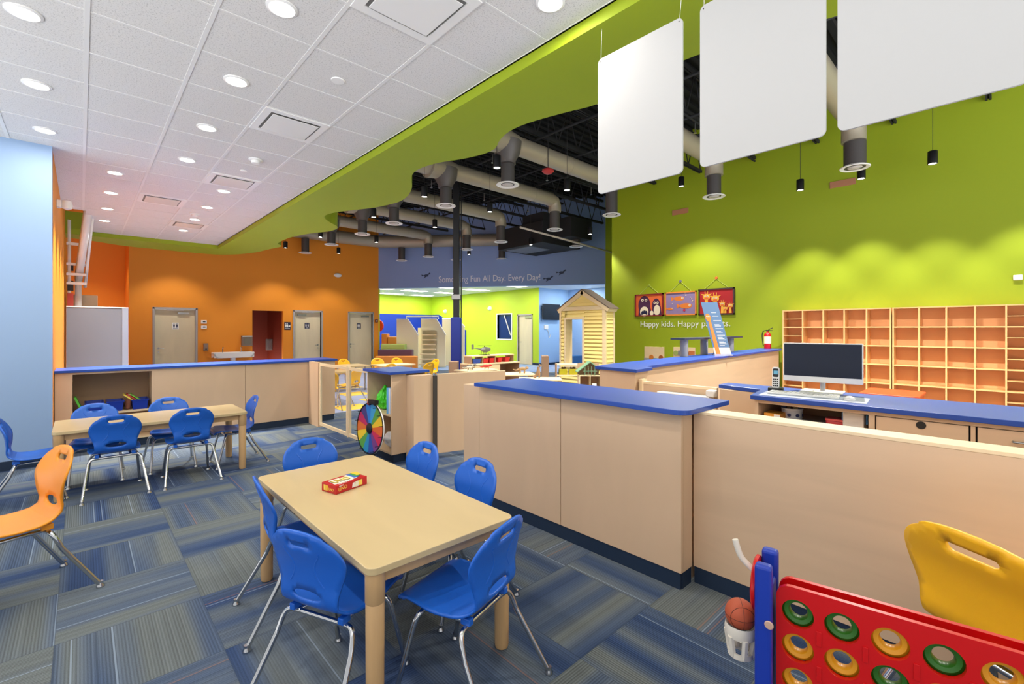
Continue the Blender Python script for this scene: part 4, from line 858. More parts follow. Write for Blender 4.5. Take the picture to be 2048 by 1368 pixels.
for i in range(4):
    for j in range(3): m.box(-0.017+0.0125*j,-0.008+0.0125*j,0.015+0.016*i,0.024+0.016*i,0.012,0.0135,M_BLACK,T=S)
m.build('keypad', t)
tag(MB().tube(smoothpath([(3.86,1.1,1.072),(3.9,1.05,1.075),(3.93,0.98,1.073),(4.0,0.99,1.075)],6),0.003,M_BLACK,6).build('cable'),'thin black cable lying between phone and screen','cable')
# items on the open shelf
zs = 0.891
t = thing('tissue_box', 'orange cardboard box on the open desk shelf', 'box', (3.62,1.12,zs)); MB().box(-0.07,0.07,-0.045,0.06,0,0.05,mat('carton_orange',(226,150,40),0.5)).build('carton', t, bevel=0.002); MB().box(-0.0715,-0.0705,-0.044,-0.005,0.005,0.045,M_WHITE).build('label_sticker', t)
t = thing('round_tin', 'round white and blue tin full of odds and ends on the desk shelf', 'tin', (3.72,1.05,zs)); MB().lathe([(0.062,0.0),(0.066,0.07),(0.069,0.072),(0.069,0.08),(0.062,0.08),(0.060,0.02),(0,0.02)],mat('tin_white',(214,218,228),0.35),n=28).build('tin_body', t)
m = MB()
for i in range(14): a = i*2.4; m.box(-0.012,0.012,-0.008,0.008,-0.006,0.01,mat('odds_%d'%(i%3),[(120,80,50),(190,170,130),(80,60,50)][i%3],0.5),T=Matrix.Translation((0.04*math.cos(a)*(i%4)/4,0.04*math.sin(a)*(i%4)/4,0.078)) @ Matrix.Rotation(a,4,'Z'))
tag2 = m.build('odds_and_ends', t)
m = MB()
for i in range(8): a = i*PI/4; m.prism(ell(0,0.035,0.013,0.012,10),0.0,0.002,mat('tin_navy',(50,60,110),0.4),T=Matrix.Rotation(a,4,'Z') @ plane((0,-0.0655,0),(1,0,0),(0,0,1)))
m.build('printed_pattern', t)
t = thing('red_case', 'red translucent plastic case on the desk shelf', 'case', (3.66,0.77,zs)); MB().prism(rrect(-0.05,0.05,-0.055,0.055,0.02,4),0,0.035,mat('case_red',(206,60,66),0.3)).build('case_body', t, bevel=0.004); MB().prism(rrect(-0.053,0.053,-0.058,0.058,0.02,4),0.036,0.052,mat('case_red2',(224,90,90),0.25)).build('case_lid', t, bevel=0.004)
t = thing('clear_tray', 'flat clear plastic tray beside the red case', 'tray', (3.60,0.91,zs)); MB().box(-0.06,0.06,-0.08,0.08,0,0.015,mat('clear_grey',(200,196,190),0.2)).build('tray_body', t, bevel=0.003)
t = thing('storage_box', 'white lidded storage box with blue handle clips on the desk shelf', 'storage box', (3.63,0.665,zs)); MB().prism([(-0.06,-0.055),(0.06,-0.055),(0.06,0.055),(-0.06,0.055)],0,0.11,mat('box_milky',(222,216,208),0.3)).build('box_body', t, bevel=0.006)
MB().prism(rrect(-0.066,0.066,-0.062,0.062,0.01,3),0.1105,0.125,M_WHITE).build('box_lid', t, bevel=0.003)
for s in (-1,1): MB().box(-0.02,0.02,s*0.063-0.004,s*0.063+0.004,0.04,0.1,mat('clip_blue',(60,140,210),0.4)).build('clip', t)
# red stool behind desk
t = thing('red_bin', 'red plastic lidded bin behind the desk', 'bin', (5.45,0.72,0)); MB().prism([(-0.26,-0.2),(0.26,-0.2),(0.26,0.2),(-0.26,0.2)],0,0.93,mat('bin_red',(214,62,30),0.4)).build('bin_body', t, bevel=0.02); MB().prism(rrect(-0.27,0.27,-0.21,0.21,0.03,4),0.931,0.955,mat('bin_lid',(222,70,34),0.35)).build('bin_lid', t, bevel=0.006)
# fire extinguisher
t = thing('fire_extinguisher', 'red fire extinguisher with a white label at the end of the rear counter', 'fire extinguisher', (9.95,3.24,1.151))
MB().lathe([(0.058,0.0),(0.062,0.01),(0.062,0.27),(0.05,0.30),(0.02,0.325),(0.018,0.34)],mat('ext_red',(196,20,24),0.3),n=24).build('cylinder', t)
MB().lathe([(0.0625,0.10),(0.0625,0.24)],CREAM,n=24).build('label_sticker', t)
m = MB(); m.box(-0.015,0.015,-0.02,0.02,0.34,0.37,M_BLACK); m.tube([(0,-0.02,0.38),(0,-0.09,0.41)],0.008,M_BLACK,6); m.tube([(0,-0.02,0.36),(0,-0.09,0.355)],0.008,M_BLACK,6); m.build('valve_handle', t)
MB().tube(smoothpath([(0,0.02,0.36),(0,0.08,0.34),(0,0.10,0.25),(0,0.085,0.1),(0,0.075,0.05)],5),0.009,M_BLACK,8).build('hose', t)

# ================================================================== LEFT COUNTER WITH TOY BINS
t = thing('storage_counter', 'long maple storage counter with a blue top and open toy nook before the orange wall', 'counter', (0,0,0))
box('countertop', t, -0.235,3.19,7.765,8.35,1.001,1.032,M_BLUETOP,0.003)
box('front_panel', t, -0.232,-0.076,7.80,7.82,0.0,1.0,M_MAPLE); box('front_panel', t, 0.69,1.80,7.80,7.82,0.10,1.0,M_MAPLE); box('front_panel', t, 1.804,3.16,7.80,7.82,0.10,1.0,M_MAPLE)
box('nook_side', t, -0.095,-0.0765,7.821,8.25,0.10,1.0,M_MAPLE); box('nook_side', t, 0.6905,0.71,7.821,8.25,0.10,1.0,M_MAPLE)
box('nook_back', t, -0.076,0.69,8.23,8.25,0.10,1.0,mat('shelf_inside_shaded',(176,140,104),0.6)); box('nook_shelf', t, -0.076,0.69,7.81,8.229,0.455,0.475,M_MAPLEY); box('nook_shelf', t, -0.076,0.69,7.81,8.229,0.10,0.12,M_MAPLEY)
box('top_rail', t, -0.076,0.69,7.80,7.82,0.975,1.0,M_MAPLE); box('rear_panel', t, -0.232,3.16,8.30,8.32,0,1.0,M_MAPLE); box('end_panel', t, 3.14,3.16,7.821,8.299,0.1,1.0,M_MAPLE)
box('toe_kick', t, 0.69,3.15,7.812,7.83,0,0.099,M_NAVY); box('toe_kick', t, -0.23,0.69,7.83,7.85,0,0.099,M_NAVY)
def bin_(x, w, lab, y=7.84, z=0.4755):
    t = thing('toy_bin', lab, 'bin', (x,y,z), 0, 'blue plastic toy bins in the counter nook')
    m = MB(); a, b, d, hh = w/2*0.86, w/2, 0.30, 0.13; th = 0.006
    Q = lambda k,z: [(-(a+(b-a)*k)+0,0.012*(1-k)),((a+(b-a)*k),0.012*(1-k)),((a+(b-a)*k),d-0.012*(1-k)),(-(a+(b-a)*k),d-0.012*(1-k))]
    v = [(p[0],p[1],0) for p in Q(0,0)]+[(p[0],p[1],hh) for p in Q(1,0)]+[(p[0]*0.93,0.012+p[1]*0.92,hh) for p in Q(1,0)]+[(p[0]*0.9,0.02+p[1]*0.88,0.01) for p in Q(0,0)]
    f = [(0,3,2,1)]+[(i,(i+1)%4,4+(i+1)%4,4+i) for i in range(4)]+[(4+i,4+(i+1)%4,8+(i+1)%4,8+i) for i in range(4)]+[(8+i,8+(i+1)%4,12+(i+1)%4,12+i) for i in range(4)]+[(12,13,14,15)]
    m.add(v, f, M_BLUEP); m.build('bin_body', t, bevel=0.004)
    m = MB(); 
    for s in ((-b-0.006,b+0.006,-0.008,0.0),(-b-0.006,b+0.006,d,d+0.008),(-b-0.008,-b,0,d),(b,b+0.008,0,d)): m.box(s[0],s[1],s[2],s[3],hh-0.012,hh,M_BLUEP)
    m.build('rim', t)
    return t
bin_(0.125,0.17,'empty blue toy bin, leftmost in the nook behind the far table')
bin_(0.325,0.165,'blue toy bin in the middle of the nook, hand puppet at its right')
bin_(0.575,0.17,'blue toy bin at the right of the nook holding leaning books')
m = MB(); m.box(-0.01,0.01,0,0.2,0,0.22,mat('book_green',(90,190,50),0.5),T=Matrix.Rotation(-0.35,4,'Y')); o = m.build('picture_book'); o.location=(0.02,7.86,0.48); tag(o,'bright green book leaning at the left end of the nook','book')
for i,(c,x,a,l) in enumerate((((120,180,60),0.60,-0.85,'green book, topmost of three leaning in the right bin'),((190,60,40),0.565,-0.85,'red book, middle of three leaning in the right bin'),((240,210,80),0.53,-0.85,'yellow book, lowest of three leaning in the right bin'))):
    o = MB().box(-0.008,0.008,0.05,0.22,0.0,0.16,mat('book_%d'%i,c,0.5)).build('picture_book'); o.location=(x,7.84,0.57); o.rotation_euler=(0,a,0); tag(o,l,'book')
t = thing('hand_puppet', 'small brown and cream puppet poking out between the toy bins', 'toy', (0.45,7.92,0.478)); MB().lathe([(0,0.0),(0.03,0.01),(0.033,0.10),(0.02,0.15),(0.0,0.17)],mat('puppet_brown',(120,70,50),0.8),n=14,T=Matrix.Rotation(0.1,4,'Y')).build('body', t); MB().lathe([(0,0.14),(0.022,0.15),(0.025,0.17),(0.018,0.195),(0,0.20)],mat('puppet_cream',(226,196,160),0.8),n=14,T=Matrix.Rotation(0.1,4,'Y')).build('head', t)
# clear gate fence
t = thing('gate_fence', 'pale wooden framed gate of two clear panels between storage counter and tower', 'gate', (2.75,0,0))
def fp(y0,y1):
    g = MB(); w = 0.035
    for a in ((y0,y0+w,0.03,1.0),(y1-w,y1,0.03,1.0)): g.box(-0.015,0.015,a[0],a[1],a[2],a[3],M_EDGE)
    g.box(-0.015,0.015,y0+w,y1-w,0.03,0.075,M_EDGE); g.box(-0.015,0.015,y0+w,y1-w,0.96,1.0,M_EDGE)
    o = g.build('panel_frame', t); MB().box(-0.002,0.002,y0+w,y1-w,0.0755,0.9595,M_ACRYL).build('clear_panel', o)
fp(6.33,7.36); fp(5.42,6.29)
box('gate_post', t, -0.03,0.03,7.38,7.78,0,1.01,M_MAPLE); box('gate_post', t, -0.02,0.02,6.295,6.325,0.02,1.02,M_EDGE)
# storage tower
t = thing('storage_tower', 'narrow open storage tower with a blue top holding a green bag', 'shelf', (0,0,0))
box('countertop', t, 2.54,3.06,4.73,5.42,1.018,1.048,M_BLUETOP,0.003)
box('side_panel', t, 2.58,2.765,4.77,4.79,0.10,1.017,M_MAPLE); box('side_panel', t, 2.58,3.0,5.36,5.38,0.10,1.017,M_MAPLE); box('back_panel', t, 3.0,3.02,4.77,5.38,0.0,1.017,mat('shelf_inside_shaded',(176,140,104),0.6))  # back panel in darker maple, standing in for shade inside the tower
for z in (0.10,0.53): box('shelf', t, 2.585,3.0,4.791,5.359,z,z+0.02,M_MAPLEY)
box('toe_kick', t, 2.62,2.995,4.80,5.36,0,0.0995,M_NAVY); box('side_panel', t, 2.766,3.02,4.60,4.769,0.02,1.0,M_MAPLE)
t = thing('green_bag', 'crumpled bright green plastic bag on the upper shelf of the tower', 'bag', (2.74,5.23,0.551))
me = bpy.data.meshes.new('bag_body'); bm = bmesh.new(); bmesh.ops.create_icosphere(bm, subdivisions=4, radius=1.0); random.seed(3)
from mathutils import noise as NZ
for v in bm.verts:
    p = v.co.copy(); k = (p.z+1)/2; r = 1.0-0.75*max(0,(k-0.45)/0.55); n = NZ.noise(p*3.1)*0.18+abs(NZ.noise(p*7))*0.12
    v.co = Vector((p.x*0.10*r*(1+n*2), p.y*0.105*r*(1+n*2), k*0.30 if k > 0.08 else k*0.2))
for f_ in bm.faces: f_.smooth = False
bm.to_mesh(me); bm.free(); me.materials.append(mat('bag_green',(70,205,40),0.22)); o = bpy.data.objects.new('bag_body', me); C.objects.link(o); o.parent = t
t = thing('activity_book', 'pale blue boxed book set standing beside the green bag', 'book', (2.66,4.93,0.551)); MB().box(-0.06,0.14,-0.045,0.0,0,0.30,mat('box_sky',(96,170,226),0.5)).build('cover', t, bevel=0.002); MB().box(-0.06,0.14,-0.09,-0.046,0,0.30,mat('box_pale',(206,214,228),0.5)).build('second_cover', t, bevel=0.002)
t = thing('white_bag', 'crumpled white bag of small things on the bottom shelf of the tower', 'bag', (2.74,4.98,0.121))
me = bpy.data.meshes.new('bag_body'); bm = bmesh.new(); bmesh.ops.create_icosphere(bm, subdivisions=4, radius=1.0)
for v in bm.verts:
    p = v.co.copy(); n = NZ.noise(p*2.7+Vector((5,1,2)))*0.2+abs(NZ.noise(p*8))*0.1; k = (p.z+1)/2
    v.co = Vector((p.x*0.12*(1+n), p.y*0.14*(1+n), 0.20*k*(1+n*0.6)))
for f_ in bm.faces: f_.smooth = True
bm.to_mesh(me); bm.free(); me.materials.append(mat('bag_white',(228,226,228),0.4)); o = bpy.data.objects.new('bag_body', me); C.objects.link(o); o.parent = t
# prize wheel
t = thing('prize_wheel', 'colourful spinning prize wheel with black pegs leaning beside the tower', 'wheel', (2.36,4.86,0.0), 0.06)
W_ = plane((0,0,0.425),(0,-1,0),(0.07,0,1)); RW = 0.285
cols = [(40,120,200),(70,60,120),(190,40,90),(220,110,40),(240,200,40),(90,160,70),(40,140,190),(50,80,160),(120,60,130),(200,40,80),(220,100,40),(235,190,40),(90,150,60),(60,150,200)]
m = MB(); n = len(cols); m.lathe([(RW,-0.012),(RW,0.0)],M_WHITE,n=56,T=W_)
for i,c in enumerate(cols):
    a0, a1 = 2*PI*i/n+PI/2, 2*PI*(i+1)/n+PI/2
    flat(m, [(0,0)]+[((RW-0.012)*math.cos(a0+(a1-a0)*j/6),(RW-0.012)*math.sin(a0+(a1-a0)*j/6)) for j in range(7)], mat('wheel_%d'%i,c,0.3), W_, 0.0008)
m.build('disc', t)
m = MB(); m.lathe([(RW-0.012,0.0),(RW+0.002,0.0),(RW+0.002,0.006),(RW-0.012,0.006),(RW-0.012,0.0)],M_BLACK,n=56,T=W_); m.build('rim', t)
for i in range(14):
    a = 2*PI*i/14+PI/2; MB().tube([W_@Vector(((RW-0.02)*math.cos(a),(RW-0.02)*math.sin(a),0.0)),W_@Vector(((RW-0.02)*math.cos(a),(RW-0.02)*math.sin(a),0.045))],0.004,M_BLACK,6).build('peg', t)
MB().lathe([(0.06,0.001),(0.055,0.015),(0.02,0.03),(0,0.032)],M_BLACK,n=20,T=W_).build('hub', t)
m = MB(); m.box(-0.02,0.12,RW-0.01,RW+0.035,-0.02,0.03,M_BLACK,T=W_); m.box(-0.05,-0.021,RW-0.03,RW+0.035,0.0,0.02,mat('pointer_red',(200,30,60),0.4),T=W_); m.build('pointer', t)
MB().box(0.01,0.05,-0.03,0.03,0.0,0.45,M_BLACK).build('stand_post', t); MB().box(-0.02,0.12,-0.14,0.14,0,0.02,M_BLACK).build('stand_base', t)
# big gate
t = thing('half_door', 'maple half door standing open beside the tower, with a dark grip slot', 'gate', (3.02,4.60,0), -0.25)
box('door_panel', t, 0.05,0.96,-0.012,0.012,0.07,1.0,M_MAPLE,0.002); box('top_edge', t, 0.05,0.96,-0.012,0.012,1.0005,1.008,M_EDGE); box('hinge_strip', t, 0.0,0.045,-0.02,0.02,0.0,0.99,mat('hinge_grey',(70,64,58),0.5))
MB().prism(rrect(0.70,0.88,0.925,0.95,0.011,4),-0.0135,-0.0125,M_BLACK,T=FY((0,0,0))).build('grip_slot', t)

# ================================================================== PLAYROOM
Fv = Vector((0.68215,0.73121,0)); Rv = Vector((0.73121,-0.68215,0))
# climbing structure
t = thing('climbing_structure', 'pale wooden indoor climbing tower with steps and sloping side walls', 'play structure', (8.99,16.23,0.003), -0.7507)
m = MB(); S = FY((0,0,0)); CW = mat('climber_wood', (250,236,200), 0.45)
def side(x0, x1, x2, yy, th, zt, zs, name):
    MB().prism([(x0,0),(x2,0),(x2,zs),(x1,zt),(x0,zt)],-yy-th,-yy,CW,T=FY((0,0,0))).build(name, t, bevel=0.01)
    dx, dz = x2-x1, zs-zt; MB().tube([(x0,yy+th/2,zt+0.02),(x1,yy+th/2,zt+0.02),(x2,yy+th/2,zs+0.02)],0.035,M_WHITE,6).build('rail_cap', t)
side(0.0,0.43,0.84,0.0,0.06,1.9,1.28,'side_wall'); side(0.80,1.42,1.80,0.75,0.06,1.93,1.28,'side_wall'); side(1.55,2.2,2.5,1.5,0.06,1.95,1.6,'side_wall')
for k in range(7): MB().box(0.86,1.45,0.02+0.10*k,0.14+0.10*k,0.19*k+0.14,0.19*k+0.19,M_EDGE).build('step', t)
MB().box(0.86,1.45,0.75,0.78,0,1.5,CW).build('back_wall', t); MB().box(0.5,2.3,1.6,1.66,0.0,1.6,CW).build('rear_wall', t)
MB().tube([(0.2,0.8,1.95),(0.2,0.8,2.06),(1.5,0.8,2.06),(1.5,0.8,1.95)],0.025,M_WHITE,8).build('hand_rail', t)
for (x0,x1,y0,y1,z0,z1,c,l) in ((-0.5,1.0,-1.15,-0.81,0,0.55,(226,140,50),'orange padded step block, lowest in front of the climbing tower'),(-0.5,0.77,-0.80,-0.46,0,0.78,(96,64,88),'plum padded step block behind the orange one'),(-0.5,0.42,-0.45,-0.07,0,0.97,(190,210,110),'lime padded step block behind the plum one'),(-0.38,-0.02,0.1,0.5,0,1.24,(224,150,60),'small orange padded block beside the teal one'),(-0.62,-0.40,0.1,0.5,0,1.36,(70,140,170),'teal padded block against the blue wall padding')):
    o = MB().box(x0,x1,y0,y1,z0,z1,mat('pad_%d'%c[1],c,0.6)).build('foam_block', bevel=0.03, seg=3); o.location=(8.99,16.23,0.003); o.rotation_euler=(0,0,-0.7507); tag(o,l,'foam block')
t = thing('ball_target', 'round red disc on the blue padding beside the orange wall end', 'toy', (8.95,17.75,1.68)); MB().lathe([(0.27,0),(0.27,0.05),(0.24,0.08),(0,0.09)],M_RED,n=30,T=plane((0,0,0),(0.731,-0.682,0),(0,0,1))).build('disc', t); MB().tube([(0.05,0.06,-1.67),(0.05,0.06,0)],0.03,M_WHITE,8).build('stand', t)
for i,(y,z,l) in enumerate(((16.73,2.53,'white dome fixture on the lime wall above the window'),(20.4,2.5,'flat white strobe on the lime wall left of the column'))):
    o = MB().lathe([(0.11,0),(0.11,0.04),(0.06,0.12),(0,0.13)],M_WHITE,n=18,T=FX((XB-0.001,y,z))).build('alarm_strobe'); tag(o,l,'alarm')
t = thing('television', 'black flat television on the sky blue wall left of the playhouse', 'television', (14.82,13.42,2.28)); MB().box(-0.55,0.55,-0.04,0.0,-0.34,0.34,M_BLACK).build('casing', t, bevel=0.008); MB().box(-0.53,0.53,-0.042,-0.0405,-0.32,0.32,mat('tv_glass',(8,8,10),0.3)).build('screen', t); MB().box(-0.1,0.1,0.001,0.09,-0.1,0.1,M_STEEL).build('wall_bracket', t)
t = thing('wall_outlet_box', 'small white device with a dangling lead below the television', 'device', (14.6,13.54,1.62)); MB().box(-0.12,0.12,-0.06,0,-0.08,0.1,M_WHITE).build('casing', t, bevel=0.01); MB().tube(smoothpath([(0.05,-0.03,-0.08),(0.15,-0.04,-0.2),(0.2,-0.03,-0.45),(0.3,-0.03,-0.3)],5),0.012,M_WHITE,6).build('lead', t)
o = MB().box(15.1,15.7,12.4,13.1,0.003,0.42,mat('foam_denim',(52,102,156),0.7)).build('foam_block',bevel=0.03); tag(o,'denim blue foam seat on the floor below the television','seat')
# ceiling panels of the playroom
pl = None; names = ['left','middle','right']
for i,x in enumerate((11.1,12.85,9.4)):
    for j,y in enumerate((13.7,16.1,18.4,20.6)):
        if x < 10 and y < 18: continue
        if x < 12 and y < 15: continue
        lab = 'lit square ceiling panel in the playroom, %s row, %s' % (['second','wall side','left'][i], ['nearest','second nearest','third','farthest'][j])
        if pl is None:
            pl = thing('light_panel', lab, 'light', (x,y,3.299), 0, 'lit panels in the playroom ceiling')
            MB().box(-0.60,0.60,-0.31,0.31,-0.012,-0.001,M_WHITE).build('panel_frame', pl); MB().box(-0.56,0.56,-0.27,0.27,-0.016,-0.0125,M_LITP).build('lens', pl)
        else: dup(pl, (x,y,3.299), 0, lab)
        lamp('AREA','panel_glow',(x,y,3.27),E_PANEL,color=(1,0.98,0.95),size=1.1,shape='RECTANGLE',size_y=0.5)
for x,y in ((14.0,11.0),(15.2,12.3),(15.0,8.5)): lamp('AREA','panel_glow',(x,y,3.27),E_PANEL,color=(1,0.98,0.95),size=1.1,shape='RECTANGLE',size_y=0.5)
# playhouse
t = thing('playhouse', 'cream clapboard playhouse front with gable roof and open window beside the green wall', 'playhouse', (8.6,6.12,0))
CR = mat('clapboard_cream',(240,220,140),0.6); TRM = mat('playhouse_trim',(232,212,170),0.55); WY = 1.36
T_ = plane((0,WY,0),(0,-1,0),(0,0,1))     # local x: 0..WY left to right
def clap(mb, x0, x1, z0, z1, p=0.088):
    z = z0
    while z < z1-0.01:
        zt = min(z+p, z1); mb.prism([(0.0,z),(0.026,z),(0.008,zt),(0.0,zt)], x0, x1, CR, T=Matrix(((0,0,1,0),(0,1,0,0),(1,0,0,0),(0,0,0,1))) if False else None) if False else None
        V_ = [T_@Vector(q) for q in ((x0,z,0),(x0,z,0.034),(x0,zt,0.002),(x0,zt,0),(x1,z,0),(x1,z,0.034),(x1,zt,0.002),(x1,zt,0))]
        mb.add(V_, [(0,1,2,3),(7,6,5,4),(0,4,5,1),(1,5,6,2),(2,6,7,3),(3,7,4,0)], CR); z = zt
m = MB(); clap(m,0.05,0.16,0.0,1.98); clap(m,0.16,0.22,1.82,1.98); clap(m,0.76,WY-0.09,0.0,1.98); clap(m,0.16,0.76,1.82,1.98); clap(m,0.16,0.76,0.0,0.62); m.build('clapboard_wall', t)
m = MB()
for a in ((0.0,0.05,0,2.06),(WY-0.09,WY,0,2.06)): m.box(a[0],a[1],a[2],a[3],-0.02,0.035,TRM,T=T_)
m.box(0,WY,1.98,2.07,-0.02,0.036,TRM,T=T_); m.build('corner_trim', t)
m = MB(); wx0, wx1, wz0, wz1 = 0.16,0.76,0.62,1.82
for a in ((wx0,wx0+0.05,wz0,wz1),(wx1-0.05,wx1,wz0,wz1),(wx0+0.05,wx1-0.05,wz1-0.05,wz1),(wx0+0.05,wx1-0.05,wz0,wz0+0.06)): m.box(a[0],a[1],a[2],a[3],-0.2,0.045,TRM,T=T_)
m.build('window_frame', t)
m = MB()
pk = 0.70
z = 2.08
while z < 2.36:
    zt = z+0.075; hw0 = 0.60*(1-(z-2.07)/0.36); hw1 = 0.60*(1-(zt-2.07)/0.36)
    V_ = [T_@Vector(q) for q in ((pk-hw0,z,0),(pk-hw0,z,0.022),(pk-max(hw1,0.02),zt,0.004),(pk-max(hw1,0.02),zt,0),(pk+hw0,z,0),(pk+hw0,z,0.022),(pk+max(hw1,0.02),zt,0.004),(pk+max(hw1,0.02),zt,0))]
    m.add(V_, [(0,1,2,3),(7,6,5,4),(0,4,5,1),(1,5,6,2),(2,6,7,3),(3,7,4,0)], CR); z = zt
m.prism([(pk-0.62,2.07),(pk+0.62,2.07),(pk,2.44)],-0.03,0.001,CR,T=T_); m.build('gable', t)
m = MB()
for s in (-1,1):
    a = Vector((pk,2.45)); b = Vector((pk+s*(WY/2+0.08),2.0)); n = Vector((-(b-a).y,(b-a).x)).normalized()*(0.09 if s>0 else -0.09)
    if n.y > 0: n = -n
    m.prism([a,b,b+n*0.9,a+n*1.1],-0.3,0.05,TRM,T=T_)
m.build('roof_trim', t)
m = MB()
for s in (-1,1):
    a = Vector((pk,2.452)); b = Vector((pk+s*(WY/2+0.1),1.995)); m.prism([a,b,b+Vector((0,0.02)),a+Vector((0,0.025))],-0.32,0.06,mat('roof_grey',(110,96,84),0.7),T=T_)
m.build('roof', t)
m = MB(); z = 0.0
while z < 1.95:
    zt = z+0.088; m.add([(0.0,0.0,z),(0.0,-0.02,z),(0.0,0.0,zt),(0.28,0.0,z),(0.28,-0.02,z),(0.28,0.0,zt)],[(0,1,2),(5,4,3),(0,3,4,1),(1,4,5,2),(2,5,3,0)],CR); z = zt
m.box(0.0,0.28,0.0,0.02,0,2.0,CR); m.build('side_wall', t)
box('corner_post', t, 0.24,0.30,-0.02,0.03,0,2.0,TRM)
# low play furniture
W2 = mat('play_wood',(236,212,168),0.45); W2D = mat('play_wood_dark',(170,136,108),0.55)
t = thing('toy_shelf', 'tiered wooden toy shelf with blue and red bins beside the column foot', 'shelf', (6.02,7.75,0))
box('top_shelf', t, 0.05,1.28,0,0.3,0.945,0.965,W2); box('middle_shelf', t, 0.0,1.33,-0.15,0.35,0.775,0.795,W2); box('lower_shelf', t, 0.0,1.33,-0.12,0.35,0.05,0.07,W2)
for x in (0.06,0.36,0.72,1.27): box('upright', t, x-0.01,x+0.01,0.02,0.28,0.796,0.944,W2D)
for x in (0.0,0.72,1.31): box('upright', t, x,x+0.02,-0.12,0.34,0.071,0.774,W2D)
box('back_panel', t, 0.0,1.33,0.345,0.36,0.0,0.774,W2D); box('front_board', t, 0.02,0.72,-0.135,-0.12,0.07,0.774,W2)
bp_ = None
for i,(x,w,c,l) in enumerate(((0.21,0.22,(24,66,160),'blue bin on the tiered toy shelf'),(0.46,0.15,(190,24,34),'left red bin on the tiered toy shelf'),(0.63,0.14,(190,24,34),'middle red bin on the tiered toy shelf'),(0.87,0.12,(190,24,34),'small red bin right of the shelf divider'),(1.10,0.14,(190,24,34),'rightmost red bin on the tiered toy shelf'))):
    m = MB(); a,b = w/2*0.8,w/2; v=[(-a,0.02,0),(a,0.02,0),(a,0.2,0),(-a,0.2,0),(-b,0,0.10),(b,0,0.10),(b,0.22,0.10),(-b,0.22,0.10)]
    m.add(v,[(0,3,2,1),(0,1,5,4),(1,2,6,5),(2,3,7,6),(3,0,4,7),(4,5,6,7)],mat('bin_%d'%c[0],c,0.4)); o = m.build('toy_bin',bevel=0.004); o.location=(6.02+x,7.77,0.796); tag(o,l,'bin')
t = thing('toy_helicopter', 'grey toy helicopter on top of the tiered toy shelf', 'toy', (6.40,7.86,0.966), 0.0); HG=mat('heli_grey',(120,120,116),0.4)
T_ = Matrix.Translation((0,0,0.12)) @ Matrix.Rotation(PI/2,4,'Y')
MB().lathe([(0,-0.02),(0.035,0.02),(0.06,0.08),(0.062,0.16),(0.045,0.24),(0.0,0.28)],HG,n=16,T=T_).build('fuselage', t); MB().tube([(0.0,0,0.13),(-0.22,0,0.17)],0.014,HG,8,r2=0.006).build('tail_boom', t)
MB().box(-0.26,-0.20,-0.004,0.004,0.14,0.24,HG).build('tail_fin', t); m=MB(); m.box(-0.1,0.3,-0.01,0.01,0.205,0.209,M_BLACK); m.box(0.09,0.11,-0.2,0.2,0.205,0.209,M_BLACK); m.tube([(0.1,0,0.17),(0.1,0,0.21)],0.008,M_BLACK,6); m.build('rotor', t)
for s in (-1,1): MB().tube([(0.0,s*0.05,0.008),(0.22,s*0.05,0.008)],0.006,M_BLACK,6).build('skid', t)
m=MB()
for s in (-1,1):
    for x in (0.05,0.18): m.tube([(x,s*0.05,0.01),(x,s*0.03,0.08)],0.004,M_BLACK,5)
m.build('skid_strut', t)
MB().lathe([(0,0.2),(0.04,0.22),(0.0,0.282)],mat('heli_glass',(40,50,60),0.1),n=14,T=Matrix.Translation((0.002,0,0.128))@Matrix.Rotation(PI/2,4,'Y')).build('cockpit_glass', t)
def low_table(x,y,w,d,z,rot,lab):
    t = thing('play_table', lab, 'table', (x,y,0), rot)
    box('tabletop', t, -w/2,w/2,-d/2,d/2,z-0.025,z,W2,0.003); box('shelf', t, -w/2+0.03,w/2-0.03,-d/2+0.03,d/2-0.03,0.3,0.32,W2)
    box('side_panel', t, -w/2+0.01,-w/2+0.03,-d/2+0.01,d/2-0.01,0,z-0.026,W2D); box('side_panel', t, w/2-0.03,w/2-0.01,-d/2+0.01,d/2-0.01,0,z-0.026,W2D)
low_table(5.70,7.15,0.75,0.45,0.74,0.0,'low play table with toy animals in front of the tiered toy shelf')
low_table(6.12,6.42,0.62,0.55,0.69,-0.55,'small play table with one dinosaur, left of the middle')
low_table(5.98,5.68,0.75,0.45,0.66,-0.75,'small play table with an upright dinosaur, right of the middle')
